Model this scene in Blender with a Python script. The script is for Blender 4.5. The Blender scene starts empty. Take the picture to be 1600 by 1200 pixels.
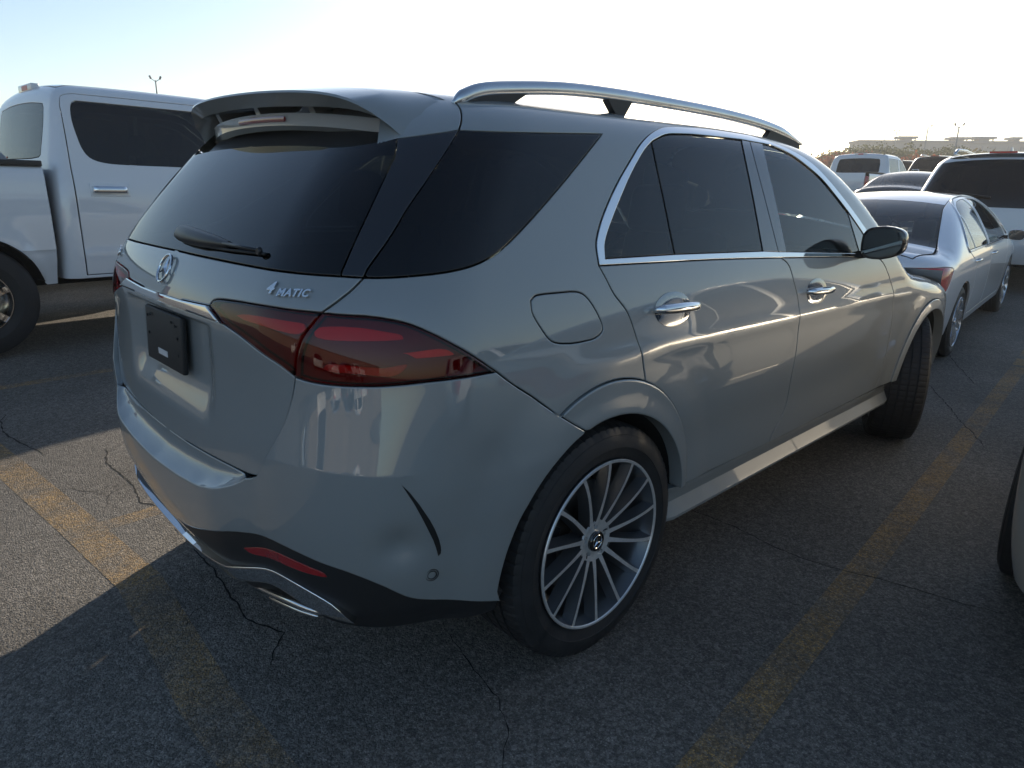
import bpy, bmesh, math, random
import numpy as np
from mathutils import Vector, Matrix
from mathutils.geometry import delaunay_2d_cdt
# ------------------------------------------------------------------ camera, light, exposure
SC=bpy.context.scene
def look_axes(yaw,pitch,roll):
    d=np.array([math.sin(yaw)*math.cos(pitch),math.cos(yaw)*math.cos(pitch),-math.sin(pitch)])
    r=np.array([math.cos(yaw),-math.sin(yaw),0]); u=np.cross(r,d); c,s=math.cos(roll),math.sin(roll)
    return d,c*r+s*u,-s*r+c*u
cam=bpy.data.objects.new('camera',bpy.data.cameras.new('camera')); SC.collection.objects.link(cam); SC.camera=cam
d_,r_,u_=look_axes(math.radians(-46.2),math.radians(15.9),math.radians(1.1))
cam.matrix_world=Matrix(((r_[0],u_[0],-d_[0],2.153),(r_[1],u_[1],-d_[1],-1.554),(r_[2],u_[2],-d_[2],1.452),(0,0,0,1)))
cam.data.sensor_width=36; cam.data.lens=36*1072/1600; cam.data.clip_start=.05; cam.data.clip_end=3000
SUN_EL=math.radians(15.5); SUN_AZ=math.radians(-33.)      # azimuth clockwise from +Y
sun_dir=Vector((math.sin(SUN_AZ)*math.cos(SUN_EL),math.cos(SUN_AZ)*math.cos(SUN_EL),math.sin(SUN_EL)))
W=bpy.data.worlds.new('World'); SC.world=W; W.use_nodes=True; nt=W.node_tree
sky=nt.nodes.new('ShaderNodeTexSky'); sky.sky_type='NISHITA'; sky.sun_disc=False; sky.sun_elevation=SUN_EL; sky.sun_rotation=SUN_AZ
sky.altitude=100; sky.air_density=1.0; sky.dust_density=.65; sky.ozone_density=1.9
bg=nt.nodes['Background']; nt.links.new(sky.outputs[0],bg.inputs[0]); bg.inputs[1].default_value=.085
sl=bpy.data.lights.new('sun','SUN'); sl.energy=3.6; sl.angle=math.radians(.55); sl.color=(1,.86,.68)
so=bpy.data.objects.new('sun',sl); SC.collection.objects.link(so); so.rotation_euler=sun_dir.to_track_quat('Z','Y').to_euler(); so.location=(0,0,30)
SC.view_settings.view_transform='Standard'; SC.view_settings.look='None'; SC.view_settings.gamma=1; SC.view_settings.exposure=1.02
SC.render.engine='CYCLES'; SC.cycles.max_bounces=8; SC.cycles.transparent_max_bounces=16
COL=SC.collection
# ------------------------------------------------------------------ materials
MATS={}
def mat(name,base=(.5,.5,.5),rough=.5,metal=0.,coat=0.,spec=.5,bump=None,var=None,emit=None,coat_rough=.03):
    """plain principled material; bump=(scale,strength,distance), var=(scale,amount) mottles the colour"""
    if name in MATS: return MATS[name]
    m=bpy.data.materials.new(name); m.use_nodes=True; n=m.node_tree.nodes; l=m.node_tree.links; p=n['Principled BSDF']
    p.inputs['Base Color'].default_value=(*base,1); p.inputs['Roughness'].default_value=rough; p.inputs['Metallic'].default_value=metal
    p.inputs['Coat Weight'].default_value=coat; p.inputs['Coat Roughness'].default_value=coat_rough; p.inputs['Specular IOR Level'].default_value=spec
    tc=n.new('ShaderNodeTexCoord')
    if var:
        t=n.new('ShaderNodeTexNoise'); t.inputs['Scale'].default_value=var[0]; t.inputs['Detail'].default_value=5
        r=n.new('ShaderNodeMapRange'); r.inputs[1].default_value=.3; r.inputs[2].default_value=.7; r.inputs[3].default_value=1-var[1]; r.inputs[4].default_value=1+var[1]
        mx=n.new('ShaderNodeVectorMath'); mx.operation='SCALE'; mx.inputs[0].default_value=base
        l.new(tc.outputs['Object'],t.inputs[0]); l.new(t.outputs[0],r.inputs[0]); l.new(r.outputs[0],mx.inputs['Scale']); l.new(mx.outputs[0],p.inputs['Base Color'])
        r2=n.new('ShaderNodeMapRange'); r2.inputs[1].default_value=.35; r2.inputs[2].default_value=.65; r2.inputs[3].default_value=rough*.85; r2.inputs[4].default_value=min(1,rough*1.2); l.new(t.outputs[0],r2.inputs[0]); l.new(r2.outputs[0],p.inputs['Roughness'])
    if bump:
        t=n.new('ShaderNodeTexNoise'); t.inputs['Scale'].default_value=bump[0]; t.inputs['Detail'].default_value=3
        b=n.new('ShaderNodeBump'); b.inputs['Strength'].default_value=bump[1]; b.inputs['Distance'].default_value=bump[2]
        l.new(tc.outputs['Object'],t.inputs[0]); l.new(t.outputs[0],b.inputs['Height']); l.new(b.outputs[0],p.inputs['Normal'])
    if emit: p.inputs['Emission Color'].default_value=(*emit[:3],1); p.inputs['Emission Strength'].default_value=emit[3]
    MATS[name]=m; return m
def glass(name,tint,ior=1.5,gl=(1,1,1),rough=0.):
    """thin sheet of tinted glass: mirror by fresnel, the rest passes through tinted"""
    if name in MATS: return MATS[name]
    m=bpy.data.materials.new(name); m.use_nodes=True; n=m.node_tree.nodes; l=m.node_tree.links; n.remove(n['Principled BSDF'])
    f=n.new('ShaderNodeFresnel'); f.inputs[0].default_value=ior; g=n.new('ShaderNodeBsdfGlossy'); g.inputs['Roughness'].default_value=rough; g.inputs[0].default_value=(*gl,1)
    t=n.new('ShaderNodeBsdfTransparent'); t.inputs[0].default_value=(*tint,1); x=n.new('ShaderNodeMixShader')
    l.new(f.outputs[0],x.inputs[0]); l.new(t.outputs[0],x.inputs[1]); l.new(g.outputs[0],x.inputs[2]); l.new(x.outputs[0],n['Material Output'].inputs[0])
    MATS[name]=m; return m
def carpaint(name,base,flake=0.,dirt=.022):
    """clear-coated body paint with a faint film of dust in its gloss"""
    if name in MATS: return MATS[name]
    m=mat(name,base,rough=.42 if not flake else .35,metal=flake,coat=1.,coat_rough=.02); n=m.node_tree.nodes; l=m.node_tree.links; p=n['Principled BSDF']
    tc=n.new('ShaderNodeTexCoord'); t=n.new('ShaderNodeTexNoise'); t.inputs['Scale'].default_value=2.3; t.inputs['Detail'].default_value=6; t.inputs['Roughness'].default_value=.65
    r=n.new('ShaderNodeMapRange'); r.inputs[1].default_value=.4; r.inputs[2].default_value=.75; r.inputs[3].default_value=.004; r.inputs[4].default_value=dirt
    l.new(tc.outputs['Object'],t.inputs[0]); l.new(t.outputs[0],r.inputs[0]); l.new(r.outputs[0],p.inputs['Coat Roughness'])
    p.inputs['Coat IOR'].default_value=1.75
    return m
PAINT=carpaint('grey_paint',(.240,.258,.258))
BLACKGLOSS=mat('gloss_black',(.006,.006,.007),.08,coat=1.)
BLACKSATIN=mat('satin_black',(.012,.012,.013),.38)
BLACKPL=mat('black_plastic',(.018,.018,.019),.55,bump=(900,.3,.0006))
DARK=mat('dark_void',(.008,.008,.008),.9)
CHROME=mat('chrome',(.78,.79,.80),.045,metal=1.)
ALU=mat('brushed_aluminium',(.62,.64,.66),.22,metal=1.,var=(8,.06))
RUBBER=mat('tyre_rubber',(.017,.017,.018),.62,var=(14,.25),bump=(220,.35,.001))
RIMDARK=mat('rim_dark_grey',(.11,.115,.122),.28,metal=.6,coat=.6)
RIMBRIGHT=mat('rim_machined',(.80,.79,.77),.34,metal=.65,var=(60,.08))
DISC=mat('brake_disc',(.16,.155,.15),.4,metal=1.,var=(30,.2))
PRIVACY=glass('privacy_glass',(.012,.016,.017),1.52)
SIDEPRIV=glass('side_privacy_glass',(.15,.17,.16),1.52)
TINT=glass('front_glass',(.74,.86,.77),1.5)
CLEARG=glass('clear_glass',(.72,.80,.76),1.5)
LENSRED=glass('red_lens',(.82,.05,.06),1.46)
SEAT=mat('seat_leather',(.02,.02,.021),.5,var=(12,.2))
# ------------------------------------------------------------------ object helpers
def link(name,me,parent=None,m=None):
    o=bpy.data.objects.new(name,me); COL.objects.link(o)
    if parent is not None: o.parent=parent
    if m is not None and me is not None and not me.materials: me.materials.append(m)
    return o
def empty(name,label,cat,loc=(0,0,0),rz=0,group=None):
    o=bpy.data.objects.new(name,None); COL.objects.link(o); o.location=loc; o.rotation_euler=(0,0,rz); o.empty_display_size=.2
    return tag(o,label,cat,group)
def tag(o,label=None,cat=None,group=None,kind=None):
    if label: o['label']=label
    if cat: o['category']=cat
    if group: o['group']=group
    if kind: o['kind']=kind
    return o
def mesh(name,V,F,m=None,parent=None,smooth=False,normals=None,sharp=None):
    me=bpy.data.meshes.new(name); me.from_pydata([tuple(map(float,v)) for v in V],[],[tuple(int(i) for i in f) for f in F]); me.update()
    if smooth: me.shade_smooth()
    if sharp is not None:
        me.shade_smooth(); bm=bmesh.new(); bm.from_mesh(me)
        for e in bm.edges: e.smooth = not(len(e.link_faces)==2 and e.calc_face_angle(0)>sharp)
        bm.to_mesh(me); bm.free()
    if normals is not None:
        me.shade_smooth(); me.normals_split_custom_set_from_vertices([tuple(map(float,n)) for n in normals])
    return link(name,me,parent,m)
class MB:
    """collects simple solids into one mesh"""
    def __init__(s): s.V=[];s.F=[]
    def add(s,V,F):
        b=len(s.V); s.V+=[tuple(v) for v in V]; s.F+=[tuple(i+b for i in f) for f in F]; return s
    def box(s,c,h,rot=None,bev=0.):
        """centre, half sizes, optional 3x3, bevel width"""
        bm=bmesh.new(); bmesh.ops.create_cube(bm,size=2); 
        for v in bm.verts: v.co=Vector((v.co.x*h[0],v.co.y*h[1],v.co.z*h[2]))
        if bev: bmesh.ops.bevel(bm,geom=bm.edges[:],offset=bev,segments=3,profile=.5,affect='EDGES')
        R=rot if rot is not None else Matrix.Identity(3); bm.verts.index_update()
        V=[R@v.co+Vector(c) for v in bm.verts]; F=[[v.index for v in f.verts] for f in bm.faces]; bm.free(); return s.add(V,F)
    def tube(s,pts,r,n=12,caps=True):
        """round tube through points; r number or per-point"""
        P=[Vector(p) for p in pts]; r=r if isinstance(r,(list,tuple)) else [r]*len(P); V=[];F=[]; up=None
        for i,p in enumerate(P):
            t=(P[min(i+1,len(P)-1)]-P[max(i-1,0)]).normalized()
            if up is None: up=Vector((0,0,1)) if abs(t.z)<.9 else Vector((1,0,0))
            a=t.cross(up).normalized(); b=a.cross(t).normalized(); up=b
            for k in range(n): th=2*math.pi*k/n; V.append(p+r[i]*(a*math.cos(th)+b*math.sin(th)))
        for i in range(len(P)-1):
            for k in range(n): F.append((i*n+k,i*n+(k+1)%n,(i+1)*n+(k+1)%n,(i+1)*n+k))
        if caps: F.append(tuple(range(n))[::-1]); F.append(tuple(range((len(P)-1)*n,len(P)*n)))
        return s.add(V,F)
    def loft(s,rings,caps=True,closed=True):
        n=len(rings[0]); V=[v for r in rings for v in r]; F=[]
        for i in range(len(rings)-1):
            for k in range(n if closed else n-1): F.append((i*n+k,i*n+(k+1)%n,(i+1)*n+(k+1)%n,(i+1)*n+k))
        if caps: F.append(tuple(range(n))[::-1]); F.append(tuple(range((len(rings)-1)*n,len(rings)*n)))
        return s.add(V,F)
    def lathe(s,prof,c,axis='x',n=96,closed=True):
        """profile of (offset along axis, radius); revolved about an axis through c"""
        V=[];F=[];m=len(prof)
        for k in range(n):
            th=2*math.pi*k/n; co,si=math.cos(th),math.sin(th)
            for w,r in prof:
                V.append((c[0]+w,c[1]+r*co,c[2]+r*si) if axis=='x' else (c[0]+r*co,c[1]+w,c[2]+r*si) if axis=='y' else (c[0]+r*co,c[1]+r*si,c[2]+w))
        for k in range(n):
            for j in range(m if closed else m-1):
                a=k*m+j; b=k*m+(j+1)%m; c2=((k+1)%n)*m+(j+1)%m; d=((k+1)%n)*m+j; F.append((a,b,c2,d))
        return s.add(V,F)
    def obj(s,name,m,parent=None,smooth=False,sharp=None,fix=True):
        o=mesh(name,s.V,s.F,m,parent)
        bm=bmesh.new(); bm.from_mesh(o.data)
        if fix: bmesh.ops.recalc_face_normals(bm,faces=bm.faces[:])
        if smooth or sharp is not None:
            for f in bm.faces: f.smooth=True
            if sharp is not None:
                for e in bm.edges: e.smooth = not(len(e.link_faces)==2 and e.calc_face_angle(0)>sharp)
        bm.to_mesh(o.data); bm.free(); return o
def crom(pts,n=8):
    p=[np.array(a,float) for a in pts]; q=[2*p[0]-p[1]]+p+[2*p[-1]-p[-2]]; out=[]
    for i in range(1,len(q)-2):
        for k in range(n):
            t=k/n; a,b,c,d=q[i-1:i+3]; out.append(.5*((2*b)+(c-a)*t+(2*a-5*b+4*c-d)*t*t+(3*b-a-3*c+d)*t**3))
    out.append(p[-1]); return out
# ------------------------------------------------------------------ car body form
def spl(pts):
    """natural cubic spline through (t,v) pairs, linear outside"""
    t=np.array([p[0] for p in pts],float); v=np.array([p[1] for p in pts],float); n=len(t)
    h=np.diff(t); A=np.eye(n); b=np.zeros(n)
    for i in range(1,n-1):
        A[i,i-1]=h[i-1]; A[i,i]=2*(h[i-1]+h[i]); A[i,i+1]=h[i]; b[i]=6*((v[i+1]-v[i])/h[i]-(v[i]-v[i-1])/h[i-1])
    M=np.linalg.solve(A,b)
    def f(x):
        x=np.asarray(x,float); xc=np.clip(x,t[0],t[-1]); i=np.clip(np.searchsorted(t,xc)-1,0,n-2)
        a=t[i+1]-xc; c=xc-t[i]; hh=h[i]
        y=(M[i]*a**3+M[i+1]*c**3)/(6*hh)+(v[i]/hh-M[i]*hh/6)*a+(v[i+1]/hh-M[i+1]*hh/6)*c
        s0=(v[1]-v[0])/h[0]-h[0]*M[1]/6; s1=(v[-1]-v[-2])/h[-1]+h[-1]*M[-2]/6
        return y+np.where(x<t[0],(x-t[0])*s0,0)+np.where(x>t[-1],(x-t[-1])*s1,0)
    return f
def smax(a,b,k):
    h=np.maximum(k-np.abs(a-b),0)/k
    return np.maximum(a,b)+h*h*k*.25
def sstep(a,b,x):
    t=np.clip((x-a)/(b-a),0,1); return t*t*(3-2*t)
class Body:
    """closed car form: side, rear, top and front sheets blended with round edges; x is mirrored"""
    def __init__(s,W,YR,T,YF,taper,bow,crown,ks,piv):
        s.W=spl(W); s.YR=spl(YR); s.T=spl(T); s.YF=spl(YF); s.tp=spl(taper); s.bow=bow; s.crown=crown; s.ks=ks; s.piv=piv
        s.s0=piv[0]; s.R=piv[2]
    def F(s,x,y,z):
        x=np.sqrt(x*x+1e-8); kc,kt,kf=s.ks
        fs=x-s.W(z)-s.tp(y); fr=s.YR(z)+s.bow*(x/.8)**2.4-y
        f=smax(fs,fr,kc)
        ff=y-s.YF(z)+.16*(x/.9)**2.2; f=smax(f,ff,kf)
        ft=(z-s.T(y)+s.crown*(x/.6)**2)*.9
        return smax(f,ft,kt)
    def chart(s,u,v):
        """(u,v) -> origin and direction: rays fan out round a pivot, level below vt and tilting up above it"""
        px,py,R,vt,R2=s.piv; s1=px+R*np.pi/2; an=np.clip((u-px)/R,0,np.pi/2)
        ox=np.where(u<px,u,px); oy=np.where(u>s1,py+(u-s1),py); e=np.clip((v-vt)/R2,0,1.5); oz=np.minimum(v,vt)
        return ox,oy,oz,np.sin(an)*np.cos(e),-np.cos(an)*np.cos(e),np.sin(e)
    def at(s,u,v):
        u=np.asarray(u,float); v=np.asarray(v,float)
        ox,oy,oz,dx,dy,dz=s.chart(u,v); lo=np.zeros_like(u); hi=np.full_like(u,1.6)
        for _ in range(34):
            m=(lo+hi)/2; f=s.F(ox+dx*m,oy+dy*m,oz+dz*m); i=f>0; hi=np.where(i,m,hi); lo=np.where(i,lo,m)
        return np.stack([ox+dx*lo,oy+dy*lo,oz+dz*lo],-1)
    def grad(s,P):
        e=1e-4; x,y,z=P[...,0],P[...,1],P[...,2]
        g=np.stack([s.F(x+e,y,z)-s.F(x-e,y,z),s.F(x,y+e,z)-s.F(x,y-e,z),s.F(x,y,z+e)-s.F(x,y,z-e)],-1)
        return g/np.linalg.norm(g,axis=-1,keepdims=True)
    def top(s,x,y):
        x=np.asarray(x,float); y=np.asarray(y,float); lo=np.full_like(x,.3); hi=np.full_like(x,2.4)
        for _ in range(34):
            m=(lo+hi)/2; f=s.F(x,y,m); i=f>0; hi=np.where(i,m,hi); lo=np.where(i,lo,m)
        return np.stack([x,y,lo],-1)
    def inv(s,P):
        P=np.asarray(P,float); x,y,z=P[...,0],P[...,1],P[...,2]; px,py,R,vt,R2=s.piv; s1=px+R*np.pi/2
        an=np.arctan2(x-px,-(y-py)); u=np.where(y>=py,s1+y-py,np.where(x<px,x,px+R*an))
        ox=np.where(u<px,u,px); oy=np.where(u>s1,py+(u-s1),py); h=np.hypot(x-ox,y-oy)
        v=np.where(z<=vt,z,vt+R2*np.arctan2(z-vt,h))
        return np.stack([u,v],-1)
    def yz(s,pts,gap=1,step=.05,curve=False):
        """side points given by (y,z) -> outline on the form"""
        q=[]
        for i in range(len(pts)-1):
            a,c=np.array(pts[i][:2],float),np.array(pts[i+1][:2],float); n=max(1,int(np.hypot(*(c-a))/step))
            q+=[a+(c-a)*k/n for k in range(n)]
        q.append(np.array(pts[-1][:2],float)); q=np.array(q); lo=np.zeros(len(q)); hi=np.full(len(q),1.5)
        for _ in range(34):
            m=(lo+hi)/2; f=s.F(m,q[:,0],q[:,1]); hi=np.where(f>0,m,hi); lo=np.where(f>0,lo,m)
        r=s.inv(np.stack([lo,q[:,0],q[:,1]],-1)); return [(float(a),float(c),gap) for a,c in r]
    def xy(s,pts,gap=1,step=.08):
        q=[]
        for i in range(len(pts)-1):
            a,c=np.array(pts[i],float),np.array(pts[i+1],float); n=max(1,int(np.hypot(*(c-a))/step)); q+=[a+(c-a)*k/n for k in range(n)]
        q.append(np.array(pts[-1],float)); q=np.array(q); r=s.inv(s.top(q[:,0],q[:,1])); return [(float(a),float(c),gap) for a,c in r]
SUV=Body(W=[(.15,.895),(.35,.938),(.5,.955),(.7,.966),(.9,.966),(1.05,.950),(1.2,.915),(1.3,.882),(1.45,.828),(1.6,.772),(1.7,.735),(1.8,.69)],
 YR=[(.15,-.78),(.35,-.875),(.5,-.925),(.65,-.945),(.8,-.94),(1.0,-.928),(1.13,-.918),(1.20,-.895),(1.27,-.853),(1.4,-.755),(1.55,-.622),(1.7,-.475),(1.8,-.37)],
 T=[(-1.,1.69),(-.6,1.715),(-.3,1.742),(0,1.752),(.5,1.758),(1.0,1.758),(1.4,1.742),(1.7,1.700),(2.0,1.59),(2.3,1.40),(2.55,1.225),(2.8,1.14),(3.3,1.06),(3.6,.99),(3.85,.86)],
 YF=[(.1,3.6),(.4,3.78),(.7,3.84),(.9,3.83),(1.1,3.7)],
 taper=[(-1,-.03),(-.6,-.008),(-.2,0),(1,0),(2,-.006),(2.9,-.012),(3.3,-.03),(3.7,-.1)],
 bow=.06,crown=.055,ks=(.34,.09,.3),piv=(.45,-.42,.4,1.38,.45))
TRUCK=Body(W=[(.3,.93),(.45,.97),(.6,.995),(.8,1.005),(1.1,1.0),(1.3,.985),(1.42,.960),(1.6,.925),(1.95,.85),(2.2,.78)],
 YR=[(.3,.74),(1.3,.74),(1.45,.76),(1.7,.815),(1.9,.86),(2.1,.91)],
 T=[(.5,2.08),(.8,2.10),(1.3,2.12),(2.0,2.12),(2.5,2.07),(2.8,1.94),(3.4,1.52),(3.6,1.36),(3.8,1.30),(4.5,1.25),(5.1,1.18),(5.3,1.05)],
 YF=[(.3,5.2),(.8,5.3),(1.2,5.2)],taper=[(0,0),(3,0),(4,-.01),(5,-.05)],bow=.02,crown=.03,ks=(.12,.13,.2),piv=(.68,1.0,.25,1.80,.28))
SEDAN=Body(W=[(.15,.84),(.35,.885),(.55,.905),(.75,.908),(.9,.89),(1.0,.855),(1.15,.78),(1.3,.69),(1.42,.60),(1.5,.54)],
 YR=[(.15,-.86),(.35,-.98),(.5,-1.03),(.65,-1.035),(.85,-1.02),(1.0,-.98),(1.1,-.95)],
 T=[(-1.1,1.01),(-.9,1.045),(-.6,1.06),(-.42,1.085),(-.2,1.17),(.1,1.295),(.4,1.385),(.75,1.44),(1.2,1.455),(1.6,1.435),(1.9,1.37),(2.3,1.20),(2.7,1.02),(2.9,.97),(3.3,.92),(3.7,.80)],
 YF=[(.1,3.4),(.35,3.72),(.6,3.78),(.8,3.7)],taper=[(-1,-.04),(-.5,-.01),(0,0),(2,0),(2.8,-.008),(3.5,-.06)],bow=.07,crown=.045,ks=(.30,.10,.35),piv=(.40,-.45,.4,1.02,.45))
WAGON=Body(W=[(.15,.86),(.35,.93),(.55,.958),(.8,.965),(1.0,.95),(1.1,.925),(1.3,.86),(1.5,.79),(1.7,.70),(1.8,.65)],
 YR=[(.15,-.86),(.35,-.98),(.55,-1.04),(.7,-1.03),(.95,-1.0),(1.1,-.965),(1.3,-.86),(1.5,-.74),(1.7,-.62),(1.8,-.56)],
 T=[(-1.1,1.62),(-.6,1.69),(-.2,1.725),(.5,1.74),(1.2,1.725),(1.6,1.67),(2.0,1.50),(2.5,1.22),(2.7,1.12),(3.1,1.06),(3.6,.95)],
 YF=[(.1,3.5),(.4,3.75),(.7,3.8),(.9,3.7)],taper=[(-1,-.04),(-.5,-.01),(0,0),(2,0),(2.8,-.01),(3.5,-.06)],bow=.06,crown=.04,ks=(.25,.10,.35),piv=(.45,-.45,.4,1.40,.45))

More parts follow.
